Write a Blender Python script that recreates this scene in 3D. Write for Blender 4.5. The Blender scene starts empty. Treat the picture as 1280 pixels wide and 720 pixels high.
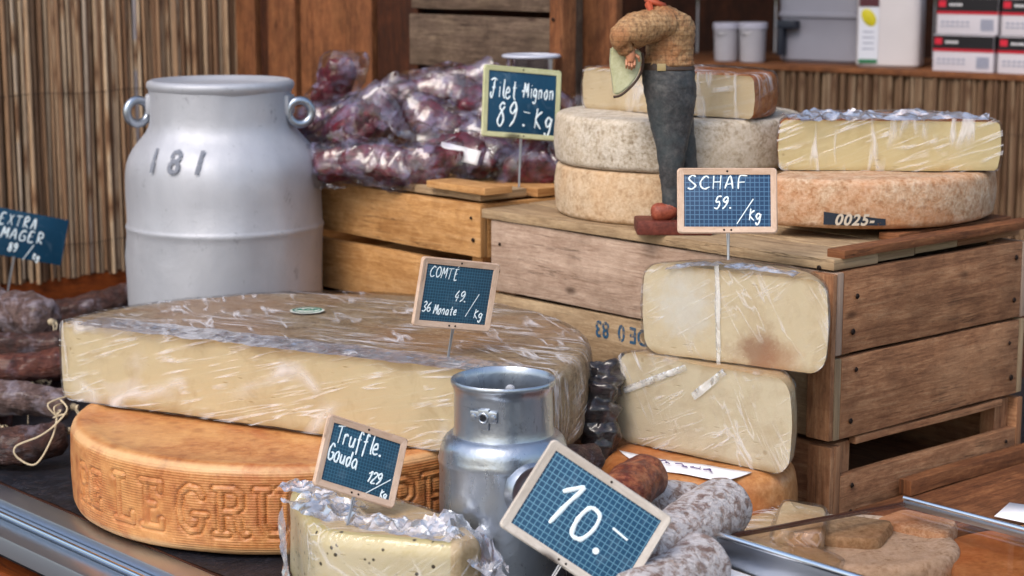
import bpy, bmesh, math, random
from mathutils import Vector, Matrix, noise
R=math.radians
random.seed(7)
sc=bpy.context.scene; COL=sc.collection
# ------------------------------------------------------------------ camera
CH=.666; F=2400.; PT=math.atan(420/2400)
cd=bpy.data.cameras.new('camera'); cam=bpy.data.objects.new('camera',cd); COL.objects.link(cam)
cam.location=(0,0,CH); cam.rotation_euler=(R(90)-PT,0,0)
cd.sensor_width=36; cd.lens=36*F/1280; cd.clip_start=.05; cd.clip_end=500
cd.dof.use_dof=True; cd.dof.focus_distance=2.12; cd.dof.aperture_fstop=7.1
sc.camera=cam
CR=Vector((1,0,0)); CU=Vector((0,math.sin(PT),math.cos(PT))); CF=Vector((0,math.cos(PT),-math.sin(PT)))
def ray(px,py): return CF+CR*((px-640)/F)+CU*((360-py)/F)
def PZ(px,py,z):
    d=ray(px,py); return d*((z-CH)/d.z)+Vector((0,0,CH))
def PY(px,py,Y):
    d=ray(px,py); return d*(Y/d.y)+Vector((0,0,CH))
# ------------------------------------------------------------------ helpers
def lin(c):
    if isinstance(c,str): c=[int(c[i:i+2],16)/255 for i in (0,2,4)]
    return tuple((v/12.92 if v<=.04045 else ((v+.055)/1.055)**2.4) for v in c)+(1,)
def smooth(o,ang=40):
    me=o.data
    for p in me.polygons: p.use_smooth=True
    try: me.set_sharp_from_angle(angle=R(ang))
    except Exception: pass
def obj(name,bm,mats,parent=None,loc=None,rz=None,ang=40,label=None):
    me=bpy.data.meshes.new(name)
    bmesh.ops.recalc_face_normals(bm,faces=bm.faces) if len(bm.faces) and not bm.get('norec') else None
    bm.to_mesh(me); bm.free()
    o=bpy.data.objects.new(name,me); COL.objects.link(o)
    for m in (mats if isinstance(mats,(list,tuple)) else [mats]): me.materials.append(m)
    if ang: smooth(o,ang)
    if parent: o.parent=parent
    if loc is not None: o.location=loc
    if rz is not None: o.rotation_euler[2]=rz
    if label: o['label']=label
    return o
class BMX:
    pass
def newbm(): return bmesh.new()
def thing(name,label,cat,loc=(0,0,0),rz=0,group=None):
    o=bpy.data.objects.new(name,None); COL.objects.link(o); o.empty_display_size=.02
    o.location=loc; o.rotation_euler=(0,0,rz); o['label']=label; o['category']=cat
    if group: o['group']=group
    return o
def tag(o,label,cat,group=None):
    o['label']=label; o['category']=cat
    if group: o['group']=group
    return o
def obj_(name,bm,mats,parent=None,**k):
    me=bpy.data.meshes.new(name); bm.to_mesh(me); bm.free()
    return me
def link(name,bm,mats,parent=None,loc=None,rz=None,ang=40,recalc=True,label=None):
    if recalc: bmesh.ops.recalc_face_normals(bm,faces=bm.faces)
    me=bpy.data.meshes.new(name); bm.to_mesh(me); bm.free()
    o=bpy.data.objects.new(name,me); COL.objects.link(o)
    for m in (mats if isinstance(mats,(list,tuple)) else [mats]): me.materials.append(m)
    if ang: smooth(o,ang)
    if parent: o.parent=parent
    if loc is not None: o.location=loc
    if rz is not None: o.rotation_euler[2]=rz
    if label: o['label']=label
    return o
def frame_mat(o,ex,ey,ez):
    m=Matrix((ex,ey,ez)).transposed().to_4x4(); m.translation=o; return m
def box(bm,c,s,M=None,bev=0,mi=0,uv=True):
    """box with centre c and size s, planks get a UV running along the longest side"""
    vs=[]; 
    for dx in(-.5,.5):
        for dy in(-.5,.5):
            for dz in(-.5,.5): vs.append(bm.verts.new((dx*s[0],dy*s[1],dz*s[2])))
    fs=[bm.faces.new([vs[i] for i in q]) for q in((0,1,3,2),(4,6,7,5),(0,4,5,1),(2,3,7,6),(0,2,6,4),(1,5,7,3))]
    for f in fs: f.material_index=mi
    geom=fs
    if bev>0:
        es=list({e for f in fs for e in f.edges})
        r=bmesh.ops.bevel(bm,geom=es,offset=bev,segments=2,affect='EDGES',profile=.6)
        vs=list({v for f in r['faces'] for v in f.verts}|{v for v in vs if v.is_valid})
        geom=list({f for v in vs for f in v.link_faces})
        for f in geom: f.material_index=mi
    uvl=bm.loops.layers.uv.verify()
    ax=sorted(range(3),key=lambda i:-s[i]); L=ax[0]; ou,ov=random.uniform(0,50),random.uniform(0,50)
    for f in geom:
        f.normal_update(); n=f.normal; k=max(range(3),key=lambda i:abs(n[i]))
        a=L if k!=L else ax[1]; b=[i for i in range(3) if i!=k and i!=a][0]
        for l in f.loops:
            co=l.vert.co
            l[uvl].uv=(co[a]*(1 if k!=L else .2)+ou,co[b]+ov+k*.37)
    T=Matrix.Translation(Vector(c)); T=(M@T) if M is not None else T
    for v in vs: v.co=T@v.co
    return vs
def tube(bm,pts,rad,seg=10,mi=0,flat=None,cap=True,closed=False):
    pts=[Vector(p) for p in pts]; n=len(pts)
    rads=rad if isinstance(rad,(list,tuple)) else [rad]*n
    rings=[]; prev=None
    for i,p in enumerate(pts):
        if closed: t=pts[(i+1)%n]-pts[i-1]
        else: t=pts[min(i+1,n-1)]-pts[max(i-1,0)]
        if t.length<1e-9: t=Vector((0,0,1))
        t.normalize()
        if flat is not None:
            a=flat.cross(t); 
            if a.length<1e-6: a=prev or Vector((1,0,0))
            a.normalize(); b=flat.normalized()
        else:
            if prev is None:
                a=t.orthogonal().normalized()
            else:
                a=prev-t*prev.dot(t); a=a.normalized() if a.length>1e-6 else t.orthogonal().normalized()
            b=t.cross(a)
        prev=a
        k=.35 if flat is not None else 1
        rings.append([bm.verts.new(p+a*math.cos(2*math.pi*j/seg)*rads[i]+b*math.sin(2*math.pi*j/seg)*rads[i]*k) for j in range(seg)])
    m=n if closed else n-1
    for i in range(m):
        A,B=rings[i],rings[(i+1)%n]
        for j in range(seg):
            f=bm.faces.new((A[j],A[(j+1)%seg],B[(j+1)%seg],B[j])); f.material_index=mi
    if cap and not closed:
        f=bm.faces.new(rings[0]); f.material_index=mi; f=bm.faces.new(rings[-1][::-1]); f.material_index=mi
    return rings
def lathe(bm,prof,seg=96,mi=0,M=None,a0=0,arc=None):
    """prof: [(r,z)] ; r=0 ends become poles"""
    rings=[]
    for r,z in prof:
        if r<1e-6: rings.append([bm.verts.new((0,0,z))])
        else: rings.append([bm.verts.new((r*math.cos(a0+2*math.pi*j/seg),r*math.sin(a0+2*math.pi*j/seg),z)) for j in range(seg)])
    for A,B in zip(rings,rings[1:]):
        for j in range(seg):
            k=(j+1)%seg
            if len(A)==1 and len(B)==1: continue
            q=(A[0],B[k],B[j]) if len(A)==1 else ((A[j],A[k],B[0]) if len(B)==1 else (A[j],A[k],B[k],B[j]))
            f=bm.faces.new(q); f.material_index=mi
    vs=[v for r in rings for v in r]
    if M is not None:
        for v in vs: v.co=M@v.co
    return vs
def fbm(p,sc_,oct=3,seed=0):
    return noise.fractal(Vector(p)*sc_+Vector((seed*7.3,seed*3.1,seed*5.7)),1.0,2.0,oct)
def displace(bm,amp,scale,seed=0,verts=None,oct=3):
    bm.normal_update()
    for v in (verts or bm.verts): v.co+=v.normal*fbm(v.co,scale,oct,seed)*amp
def wheel_profile(r,h,er,bulge=.0,lip=0,n=7):
    """closed profile of a cheese wheel, bottom pole to top pole"""
    p=[(0,0)]
    for k in range(1,8): p.append(((r-er)*k/8,0))
    for k in range(n+1):
        a=-math.pi/2+k/n*math.pi/2; p.append((r-er+er*math.cos(a),er+er*math.sin(a)))
    for k in range(1,8):
        t=k/8; p.append((r+bulge*math.sin(math.pi*t),er+(h-2*er)*t))
    for k in range(n+1):
        a=k/n*math.pi/2; p.append((r-er+er*math.cos(a),h-er+er*math.sin(a)))
    if lip: p+= [(r-er-.006,h),(r-er-.012,h-lip*.4),(r-er-.02,h-lip)]
    q=p[-1][0]
    for k in range(1,8): p.append((q*(1-k/8),h-lip))
    p.append((0,h-lip)); return p
def cut(bm,co,no,fill=True,mi=1):
    r=bmesh.ops.bisect_plane(bm,geom=list(bm.verts)+list(bm.edges)+list(bm.faces),plane_co=co,plane_no=no,clear_outer=True,dist=1e-6)
    ed=[e for e in r['geom_cut'] if isinstance(e,bmesh.types.BMEdge)]
    if fill:
        rr=bmesh.ops.contextual_create(bm,geom=ed,mat_nr=mi)
        for f in rr['faces']: f.material_index=mi; f.smooth=False
# ------------------------------------------------------------------ materials
class NT:
    def __init__(s,name):
        s.m=bpy.data.materials.new(name); s.m.use_nodes=True; s.t=s.m.node_tree; s.n=s.t.nodes; s.l=s.t.links
        s.b=s.n['Principled BSDF']; s.out=s.n['Material Output']
    def N(s,t,**k):
        n=s.n.new(t)
        for a,v in k.items():
            if a in n.inputs.keys() if isinstance(a,str) else False: pass
            if hasattr(n,a): setattr(n,a,v)
        return n
    def L(s,a,b): s.l.new(a,b)
    def coord(s,kind='Object',scale=(1,1,1),rot=(0,0,0)):
        c=s.n.new('ShaderNodeTexCoord'); mp=s.n.new('ShaderNodeMapping'); mp.inputs['Scale'].default_value=scale; mp.inputs['Rotation'].default_value=rot
        s.L(c.outputs[kind],mp.inputs['Vector'])
        # each object gets its own patch of the pattern
        oi=s.n.new('ShaderNodeObjectInfo'); ad=s.n.new('ShaderNodeVectorMath'); ad.operation='ADD'
        ml=s.n.new('ShaderNodeMath'); ml.operation='MULTIPLY'; ml.inputs[1].default_value=37
        s.L(oi.outputs['Random'],ml.inputs[0]); s.L(mp.outputs[0],ad.inputs[0]); s.L(ml.outputs[0],ad.inputs[1])
        return ad.outputs[0]
    def noise(s,vec,scale,detail=6,rough=.6,dist=0):
        n=s.n.new('ShaderNodeTexNoise'); n.inputs['Scale'].default_value=scale; n.inputs['Detail'].default_value=detail
        n.inputs['Roughness'].default_value=rough; n.inputs['Distortion'].default_value=dist; s.L(vec,n.inputs['Vector']); return n.outputs['Fac']
    def ramp(s,fac,stops,interp='LINEAR'):
        r=s.n.new('ShaderNodeValToRGB'); e=r.color_ramp.elements; r.color_ramp.interpolation=interp
        while len(e)<len(stops): e.new(.5)
        for el,(p,c) in zip(e,stops):
            el.position=p; el.color=lin(c) if isinstance(c,str) else (c if len(c)==4 else tuple(c)+(1,))
        s.L(fac,r.inputs[0]); return r.outputs[0]
    def mix(s,fac,a,b,mode='MIX'):
        m=s.n.new('ShaderNodeMix'); m.data_type='RGBA'; m.blend_type=mode
        for i,v in ((0,fac),(6,a),(7,b)):
            if isinstance(v,(int,float)): m.inputs[i].default_value=v
            elif isinstance(v,str): m.inputs[i].default_value=lin(v)
            elif isinstance(v,tuple): m.inputs[i].default_value=v
            else: s.L(v,m.inputs[i])
        return m.outputs[2]
    def math(s,op,a,b=0,c=None):
        m=s.n.new('ShaderNodeMath'); m.operation=op
        for i,v in enumerate((a,b) if c is None else (a,b,c)):
            if isinstance(v,(int,float)): m.inputs[i].default_value=v
            else: s.L(v,m.inputs[i])
        return m.outputs[0]
    def bump(s,h,strength,dist,prev=None):
        b=s.n.new('ShaderNodeBump'); b.inputs['Strength'].default_value=strength; b.inputs['Distance'].default_value=dist
        s.L(h,b.inputs['Height'])
        if prev is not None: s.L(prev,b.inputs['Normal'])
        return b.outputs[0]
    def fin(s,col=None,rough=.5,nor=None,metal=0,spec=.5,coat=0,coat_r=.1,sss=0,**k):
        i=s.b.inputs
        if col is not None:
            if isinstance(col,str): i['Base Color'].default_value=lin(col)
            elif isinstance(col,tuple): i['Base Color'].default_value=col
            else: s.L(col,i['Base Color'])
        if isinstance(rough,(int,float)): i['Roughness'].default_value=rough
        else: s.L(rough,i['Roughness'])
        if nor is not None: s.L(nor,i['Normal'])
        i['Metallic'].default_value=metal; i['Specular IOR Level'].default_value=spec; i['Coat Weight'].default_value=coat; i['Coat Roughness'].default_value=coat_r
        if sss: i['Subsurface Weight'].default_value=sss; i['Subsurface Radius'].default_value=(.01,.006,.003); i['Subsurface Scale'].default_value=1
        return s.m
def wood(name,dark,mid,light,stain='2a1c14',stain_amt=.5,rough=.75,grain=1.):
    t=NT(name)
    c=t.n.new('ShaderNodeUVMap'); 
    def mp(sx,sy):
        m=t.n.new('ShaderNodeMapping'); m.inputs['Scale'].default_value=(sx,sy,1); t.L(c.outputs[0],m.inputs[0]); return m.outputs[0]
    g=t.noise(mp(2.6,34),3.2,9,.68,.8)
    g2=t.noise(mp(22,150),2.2,6,.65,.3)
    big=t.noise(mp(7,10),1.3,6,.65,.9)
    w=t.math('ADD',t.math('MULTIPLY',g,.6),t.math('MULTIPLY',g2,.4))
    col=t.ramp(w,[(.32,dark),(.5,mid),(.68,light)])
    col=t.mix(t.math('MULTIPLY',t.ramp(big,[(.45,(0,0,0)),(.72,(1,1,1))]),stain_amt),col,stain)
    mt=t.noise(mp(16,22),1.6,8,.75,.4); col=t.mix(t.math('MULTIPLY',t.ramp(mt,[(.42,(1,1,1)),(.56,(0,0,0))]),.38),col,dark)
    col=t.mix(t.math('MULTIPLY',t.ramp(t.noise(mp(4,5),1.7,5,.6),[(.52,(0,0,0)),(.66,(1,1,1))]),.3),col,light)
    # knots
    v=t.n.new('ShaderNodeTexVoronoi'); v.inputs['Scale'].default_value=1; t.L(mp(7,15),v.inputs['Vector'])
    kn=t.ramp(v.outputs['Distance'],[(.04,(1,1,1)),(.11,(0,0,0))])
    col=t.mix(t.math('MULTIPLY',kn,.75),col,'2b150b')
    # scuffs / small dents
    sp=t.noise(mp(60,60),3,4,.7)
    col=t.mix(t.math('MULTIPLY',t.ramp(sp,[(.58,(0,0,0)),(.75,(1,1,1))]),.35),col,light,'SCREEN') if False else t.mix(t.math('MULTIPLY',t.ramp(sp,[(.3,(1,1,1)),(.45,(0,0,0))]),.4),col,dark)
    ck=t.ramp(t.math('ABSOLUTE',t.math('SUBTRACT',t.noise(mp(1.6,42),1.5,5,.6,.5),.5)),[(0,(1,1,1)),(.012,(0,0,0))]); ck=t.math('MULTIPLY',ck,t.ramp(t.noise(mp(5,12),1.2,3,.5),[(.5,(0,0,0)),(.6,(1,1,1))])); col=t.mix(t.math('MULTIPLY',ck,.7),col,'24150e')
    n=t.bump(w,.75*grain,.0022); n=t.bump(sp,.4,.001,n); n=t.bump(t.math('MULTIPLY',ck,-1),.5,.001,n)
    return t.fin(col,rough,n,spec=.25)
def plain(name,col,rough=.5,metal=0,spec=.5,coat=0,bump=0,bscale=200,var=0,sss=0):
    t=NT(name); v=t.coord()
    n=t.noise(v,bscale,4)
    c=col
    if var:
        b=t.noise(v,bscale*.12,4); L_=lin(col) if isinstance(col,str) else col
        c=t.mix(b,tuple(x*(1-var) for x in L_[:3])+(1,),tuple(min(1,x*(1+var)) for x in L_[:3])+(1,))
    return t.fin(c,rough,t.bump(n,bump,.001) if bump else None,metal,spec,coat,sss=sss)
def rind(name,stops,spots=None,scale=60,rough=.75,b=.6,ring=0,big=6,bigcol=None,bigamt=.5,coat=0):
    t=NT(name); v=t.coord()
    f=t.noise(v,scale,8,.7); m=t.noise(v,scale*4,5,.7)
    w=t.math('ADD',t.math('MULTIPLY',f,.6),t.math('MULTIPLY',m,.4))
    col=t.ramp(w,stops)
    if bigcol:
        bn=t.noise(v,big,5,.6,.3); col=t.mix(t.math('MULTIPLY',t.ramp(bn,[(.45,(0,0,0)),(.62,(1,1,1))]),bigamt),col,bigcol)
    if spots:
        vv=t.n.new('ShaderNodeTexVoronoi'); vv.inputs['Scale'].default_value=scale*1.3; t.L(v,vv.inputs['Vector'])
        col=t.mix(t.math('MULTIPLY',t.ramp(vv.outputs['Distance'],[(.12,(1,1,1)),(.3,(0,0,0))]),.5),col,spots)
    n=t.bump(w,b,.0025)
    if ring:
        s=t.n.new('ShaderNodeSeparateXYZ'); cc=t.n.new('ShaderNodeTexCoord'); t.L(cc.outputs['Object'],s.inputs[0])
        sn=t.math('SINE',t.math('MULTIPLY',t.math('ADD',s.outputs[2],t.math('MULTIPLY',f,.0006)),2*math.pi/ring))
        gm=t.n.new('ShaderNodeNewGeometry'); gs=t.n.new('ShaderNodeSeparateXYZ'); t.L(gm.outputs['Normal'],gs.inputs[0])
        side=t.math('LESS_THAN',t.math('ABSOLUTE',gs.outputs[2]),.6)
        brk=t.ramp(t.noise(v,16,3,.5),[(.38,(0,0,0)),(.55,(1,1,1))])
        n=t.bump(t.math('MULTIPLY',t.math('MULTIPLY',sn,side),brk),.35,.0007,n)
        gro=t.math('MULTIPLY',t.math('MULTIPLY',t.ramp(sn,[(0,(1,1,1)),(.3,(0,0,0))]),side),brk)
        col=t.mix(t.math('MULTIPLY',gro,.22),col,'80491c')
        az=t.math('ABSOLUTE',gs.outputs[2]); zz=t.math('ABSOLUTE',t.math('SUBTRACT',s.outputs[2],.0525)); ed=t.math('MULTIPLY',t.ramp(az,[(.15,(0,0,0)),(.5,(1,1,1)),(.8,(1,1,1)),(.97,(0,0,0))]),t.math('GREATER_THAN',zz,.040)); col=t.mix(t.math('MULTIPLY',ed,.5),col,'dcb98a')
        col=t.mix(t.math('MULTIPLY',t.ramp(t.noise(v,14,6,.7,.8),[(.52,(0,0,0)),(.66,(1,1,1))]),.45),col,'a0502a')
    return t.fin(col,rough,n,spec=.35,coat=coat)
def paste(name,c0,c1,edge,h,er=.08,holes='8a6a38',amt=.6,specks=None,hs=34,stains=()):
    """cut face of a cheese, a little darker just under the rind (v = height)"""
    t=NT(name); v=t.coord(); cc=t.n.new('ShaderNodeTexCoord'); s=t.n.new('ShaderNodeSeparateXYZ'); t.L(cc.outputs['Object'],s.inputs[0])
    col=t.mix(t.noise(v,9,5,.6),c0,c1)
    z=t.math('DIVIDE',s.outputs[2],h); d=t.math('MINIMUM',z,t.math('SUBTRACT',1,z))
    d=t.math('ADD',d,t.math('MULTIPLY',t.math('SUBTRACT',t.noise(v,25,4),.5),.12))
    bl=t.noise(v,22,6,.7,.5); col=t.mix(t.math('MULTIPLY',t.ramp(bl,[(.5,(0,0,0)),(.68,(1,1,1))]),.35),col,edge)
    e=t.ramp(d,[(0,(1,1,1)),(er,(.5,.5,.5)),(er*2.6,(0,0,0))])
    col=t.mix(t.math('MULTIPLY',e,.75),col,edge)
    vv=t.n.new('ShaderNodeTexVoronoi'); vv.inputs['Scale'].default_value=hs; t.L(v,vv.inputs['Vector'])
    hm=t.ramp(vv.outputs['Distance'],[(.05,(1,1,1)),(.10,(0,0,0))])
    vd=t.n.new('ShaderNodeTexVoronoi'); vd.inputs['Scale'].default_value=1; t.L(t.coord('Object',(32,32,150)),vd.inputs['Vector'])
    hm=t.math('MAXIMUM',hm,t.math('MULTIPLY',t.ramp(vd.outputs['Distance'],[(.09,(1,1,1)),(.16,(0,0,0))]),.8))
    hm=t.math('MULTIPLY',hm,t.ramp(t.noise(v,12,2),[(.5,(0,0,0)),(.56,(1,1,1))]))
    col=t.mix(t.math('MULTIPLY',hm,amt),col,holes)
    if specks:
        v3=t.n.new('ShaderNodeTexVoronoi'); v3.inputs['Scale'].default_value=80; t.L(v,v3.inputs['Vector'])
        sm=t.math('MULTIPLY',t.ramp(v3.outputs['Distance'],[(.13,(1,1,1)),(.2,(0,0,0))]),t.ramp(t.noise(v,60,2),[(.44,(0,0,0)),(.48,(1,1,1))]))
        col=t.mix(sm,col,specks)
    for (sx,sy,sz),sr,scol,sa in stains:
        vm=t.n.new('ShaderNodeVectorMath'); vm.operation='DISTANCE'; t.L(cc.outputs['Object'],vm.inputs[0]); vm.inputs[1].default_value=(sx,sy,sz)
        dd_=t.math('ADD',t.math('DIVIDE',vm.outputs['Value'],sr),t.math('MULTIPLY',t.math('SUBTRACT',t.noise(v,45,5,.7),.5),1.6))
        col=t.mix(t.math('MULTIPLY',t.ramp(dd_,[(.35,(1,1,1)),(1,(0,0,0))]),sa),col,scol)
    crk=t.noise(t.coord('Object',(14,14,90)),2,5,.65,.4)
    n=t.bump(t.math('SUBTRACT',t.noise(v,70,5),t.math('MULTIPLY',hm,1.5)),.3,.001)
    n=t.bump(crk,.15,.001,n)
    return t.fin(col,.5,n,spec=.4,sss=.12)
def wrap_mat(name,stretch=(5,60,5),rot=(.3,.7,.2),milk=.6,thr=.06,rough=.12,tint='f4f2f6',scale=1.0,base=.03,bs=.35,fk=.45,mask=(.42,.6),mscale=9,dist=(.6,.9)):
    """clear film: see-through sheet, white streaks along its wrinkles are milky folds and painted highlights"""
    t=NT(name)
    def dirv(r,sc_):
        a=t.coord('Object',(1,1,1),r); m=t.n.new('ShaderNodeMapping'); m.inputs['Scale'].default_value=sc_; t.L(a,m.inputs[0]); return m.outputs[0]
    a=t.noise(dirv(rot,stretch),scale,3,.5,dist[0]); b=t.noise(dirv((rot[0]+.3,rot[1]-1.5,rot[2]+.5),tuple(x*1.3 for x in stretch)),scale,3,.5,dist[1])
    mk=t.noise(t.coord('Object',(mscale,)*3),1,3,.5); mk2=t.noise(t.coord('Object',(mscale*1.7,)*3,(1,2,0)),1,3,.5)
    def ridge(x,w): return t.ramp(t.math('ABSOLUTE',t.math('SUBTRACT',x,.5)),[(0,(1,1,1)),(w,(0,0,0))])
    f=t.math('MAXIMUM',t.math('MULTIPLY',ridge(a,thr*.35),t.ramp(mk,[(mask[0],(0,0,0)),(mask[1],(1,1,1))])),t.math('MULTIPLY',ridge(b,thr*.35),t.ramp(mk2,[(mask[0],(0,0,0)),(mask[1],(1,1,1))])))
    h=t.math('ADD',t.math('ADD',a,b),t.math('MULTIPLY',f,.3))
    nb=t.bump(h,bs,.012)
    tr=t.n.new('ShaderNodeBsdfTransparent'); gl=t.n.new('ShaderNodeBsdfGlossy'); gl.inputs['Roughness'].default_value=rough; t.L(nb,gl.inputs['Normal'])
    tr.inputs[0].default_value=(.985,.985,.985,1)
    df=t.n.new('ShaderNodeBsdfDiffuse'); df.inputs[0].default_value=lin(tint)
    fr=t.n.new('ShaderNodeFresnel'); fr.inputs['IOR'].default_value=1.45
    m1=t.n.new('ShaderNodeMixShader'); m2=t.n.new('ShaderNodeMixShader')
    t.L(t.math('MULTIPLY',f,milk),m1.inputs[0]); t.L(tr.outputs[0],m1.inputs[1]); t.L(df.outputs[0],m1.inputs[2])  # diffuse white mixed in along the wrinkles paints their highlights
    t.L(t.math('ADD',t.math('MULTIPLY',fr.outputs[0],fk),base),m2.inputs[0]); t.L(m1.outputs[0],m2.inputs[1]); t.L(gl.outputs[0],m2.inputs[2])
    t.L(m2.outputs[0],t.out.inputs['Surface']); t.n.remove(t.b); return t.m
def glass_mat(name,tint=(.9,.85,.8),fac=1.0,rough=.02):
    t=NT(name); tr=t.n.new('ShaderNodeBsdfTransparent'); tr.inputs[0].default_value=tint+(1,)
    gl=t.n.new('ShaderNodeBsdfGlossy'); gl.inputs['Roughness'].default_value=rough
    fr=t.n.new('ShaderNodeFresnel'); fr.inputs['IOR'].default_value=1.5; m=t.n.new('ShaderNodeMixShader')
    t.L(t.math('MULTIPLY',fr.outputs[0],fac),m.inputs[0]); t.L(tr.outputs[0],m.inputs[1]); t.L(gl.outputs[0],m.inputs[2]); t.L(m.outputs[0],t.out.inputs['Surface']); t.n.remove(t.b); return t.m
def alu(name,c0='a9adb6',c1='8b8f9a',rough=.42,metal=.9):
    t=NT(name); v=t.coord('Object',(1,1,1)); a=t.noise(v,7,6,.65,.3); s=t.noise(t.coord('Object',(30,30,6)),3,6,.7)
    col=t.mix(a,c1,c0)
    sc_=t.math('MAXIMUM',t.ramp(t.noise(v,38,7,.8,.6),[(.60,(0,0,0)),(.70,(1,1,1))]),t.ramp(t.noise(t.coord('Object',(90,90,14),(.3,.5,0)),2,5,.7),[(.66,(0,0,0)),(.72,(1,1,1))]))
    col=t.mix(t.math('MULTIPLY',sc_,.6),col,'5e6068')
    r=t.math('ADD',rough,t.math('MULTIPLY',t.math('SUBTRACT',s,.5),.25))
    n=t.bump(a,.35,.006); n=t.bump(s,.12,.001,n)
    return t.fin(col,r,n,metal=metal,spec=.5)
M={}
M['w_pale']=wood('weathered_crate_wood','755e46','a68c6c','c3ab8a','6a543e',.45)
M['w_pale2']=wood('pinkish_crate_wood','7c6250','ab9280','c2ab98','6f5a4a',.4)
M['w_red']=wood('reddish_crate_wood','65402c','a27250','c0946f','49301f',.45)
M['w_or']=wood('orange_crate_wood','87582e','bb8b56','d2a776','6b4020',.4)
M['w_bgrey']=wood('old_grey_wood','382b22','67564a','85735f','33261f',.5)
M['w_bbr']=wood('brown_post_wood','46281a','7e4e30','a06c46','33200f',.5)
M['w_dark']=wood('dark_interior_wood','1c0c07','40200f','5a2f1a','120806',.4)
M['w_ply']=wood('orange_plank','5a260b','8e4315','a6551d','40200d',.3)
M['nail']=plain('rusty_nail','24160f',.6,.6)
M['frame']=wood('pale_frame_wood','a98a72','c8ab95','dac3b1','a58468',.25,.55,.4)
M['frame_y']=wood('yellowish_frame_wood','9a9a72','bcbc92','cccdaa','a0a072',.25,.55,.4)
M['frame_w']=wood('whitish_frame_wood','a79c90','c2b8ae','d3cbc2','a5988c',.25,.55,.4)
M['chalk']=plain('chalk_paint','e4f1f6',.85,bump=.3,bscale=900)
M['wire']=plain('wire_metal','9a9a9c',.35,.9)
def slate(name,base,line,px,strength=1):
    t=NT(name); c=t.n.new('ShaderNodeTexCoord'); s=t.n.new('ShaderNodeSeparateXYZ'); t.L(c.outputs['Object'],s.inputs[0])
    def ln(o):
        m=t.math('FRACT',t.math('DIVIDE',o,px)); return t.math('LESS_THAN',t.math('ABSOLUTE',t.math('SUBTRACT',m,.5)),.085)
    g=t.math('MAXIMUM',ln(t.math('ADD',s.outputs[0],5)),ln(t.math('ADD',s.outputs[2],5)))
    v=t.coord(); wear=t.noise(v,25,4,.6)
    col=t.mix(wear,tuple(x*.75 for x in lin(base)[:3])+(1,),tuple(x*1.35 for x in lin(base)[:3])+(1,))
    col=t.mix(t.math('MULTIPLY',g,strength*.8),col,line)
    sm=t.ramp(t.noise(v,40,5,.7,1),[(.55,(0,0,0)),(.8,(1,1,1))])
    col=t.mix(t.math('MULTIPLY',sm,.25),col,'8fa7b8')
    return t.fin(col,.5,None,spec=.4)
M['slate']=slate('slate_small_grid','173d54','3f6c82',.0034)
M['slate_b']=slate('slate_bold_grid','174260','6390a8',.0056)
M['slate_s']=slate('slate_mid_grid','17385a','52789a',.0052)
M['slate_d']=slate('black_plastic_card','0a3b56','0a3b56',.01,0)
# cheeses
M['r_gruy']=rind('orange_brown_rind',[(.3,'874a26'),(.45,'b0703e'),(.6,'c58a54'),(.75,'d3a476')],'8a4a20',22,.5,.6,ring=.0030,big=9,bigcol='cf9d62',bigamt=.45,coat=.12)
M['r_comte']=rind('brown_grey_rind',[(.32,'5e4a36'),(.48,'8f7a5e'),(.62,'a8957a'),(.8,'c4b59c')],'6b5238',45,.8,.7,big=5,bigcol='a06a3c',bigamt=.35)
M['r_grey']=rind('speckled_grey_rind',[(.34,'7d6c58'),(.46,'b3a694'),(.6,'cdc3b6'),(.8,'ddd6cc')],'8f7a62',60,.9,.8,big=7,bigcol='c7b49a',bigamt=.4)
M['r_beige']=rind('beige_rind',[(.34,'8b7258'),(.46,'b59e82'),(.6,'cab79e'),(.8,'d9cbb6')],'9c7a58',60,.9,.7,big=6,bigcol='c79c70',bigamt=.45)
M['r_speck']=rind('orange_speckled_rind',[(.34,'8a6448'),(.46,'b08f70'),(.6,'c9b097'),(.8,'d6c8b6')],'8c5a36',60,.85,.8,big=9,bigcol='b9794a',bigamt=.6)
M['r_or']=rind('orange_rind',[(.3,'8a532c'),(.5,'b07846'),(.7,'c89668')],'98602f',30,.55,.35,big=8,bigcol='a8551f',bigamt=.5,coat=.15)
M['r_rusty']=rind('rusty_rind',[(.3,'6e3c1c'),(.5,'a06436'),(.7,'c08a56')],'6f3a1a',50,.7,.6,big=9,bigcol='a84f1c',bigamt=.6)
M['r_cream']=rind('cream_rind',[(.3,'a08762'),(.5,'bda682'),(.7,'cab898')],None,30,.55,.3,big=10,bigcol='b98a5c',bigamt=.4)
M['c_comte']=paste('comte_paste','c8b48e','d4c4a2','9a7748',.10,.05)
M['c_white']=paste('sheep_paste','cabc9e','d8ccb4','a08258',.11,.03,'9c7d52',.5,hs=26)
M['c_cream']=paste('cream_paste','cebb8a','d8c79c','ae9058',.065,.04)
M['c_beige']=paste('beige_paste','c2ae8c','cdbc9e','a08459',.055,.05)
M['c_truffle']=paste('truffle_paste','c2b494','cfc4a8','a8995c',.095,.08,'8a7a48',.5,specks='3a3022')
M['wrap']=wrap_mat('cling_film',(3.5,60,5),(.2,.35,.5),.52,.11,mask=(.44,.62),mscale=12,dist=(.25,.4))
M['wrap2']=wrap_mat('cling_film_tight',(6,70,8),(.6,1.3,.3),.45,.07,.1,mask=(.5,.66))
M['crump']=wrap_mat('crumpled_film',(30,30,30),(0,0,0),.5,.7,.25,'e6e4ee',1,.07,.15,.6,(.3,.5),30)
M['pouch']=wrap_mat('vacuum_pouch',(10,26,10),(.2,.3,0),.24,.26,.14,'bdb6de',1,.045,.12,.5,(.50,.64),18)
M['alu']=alu('dull_aluminium','c4c5cb','989ba4',.6,.5)
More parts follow.
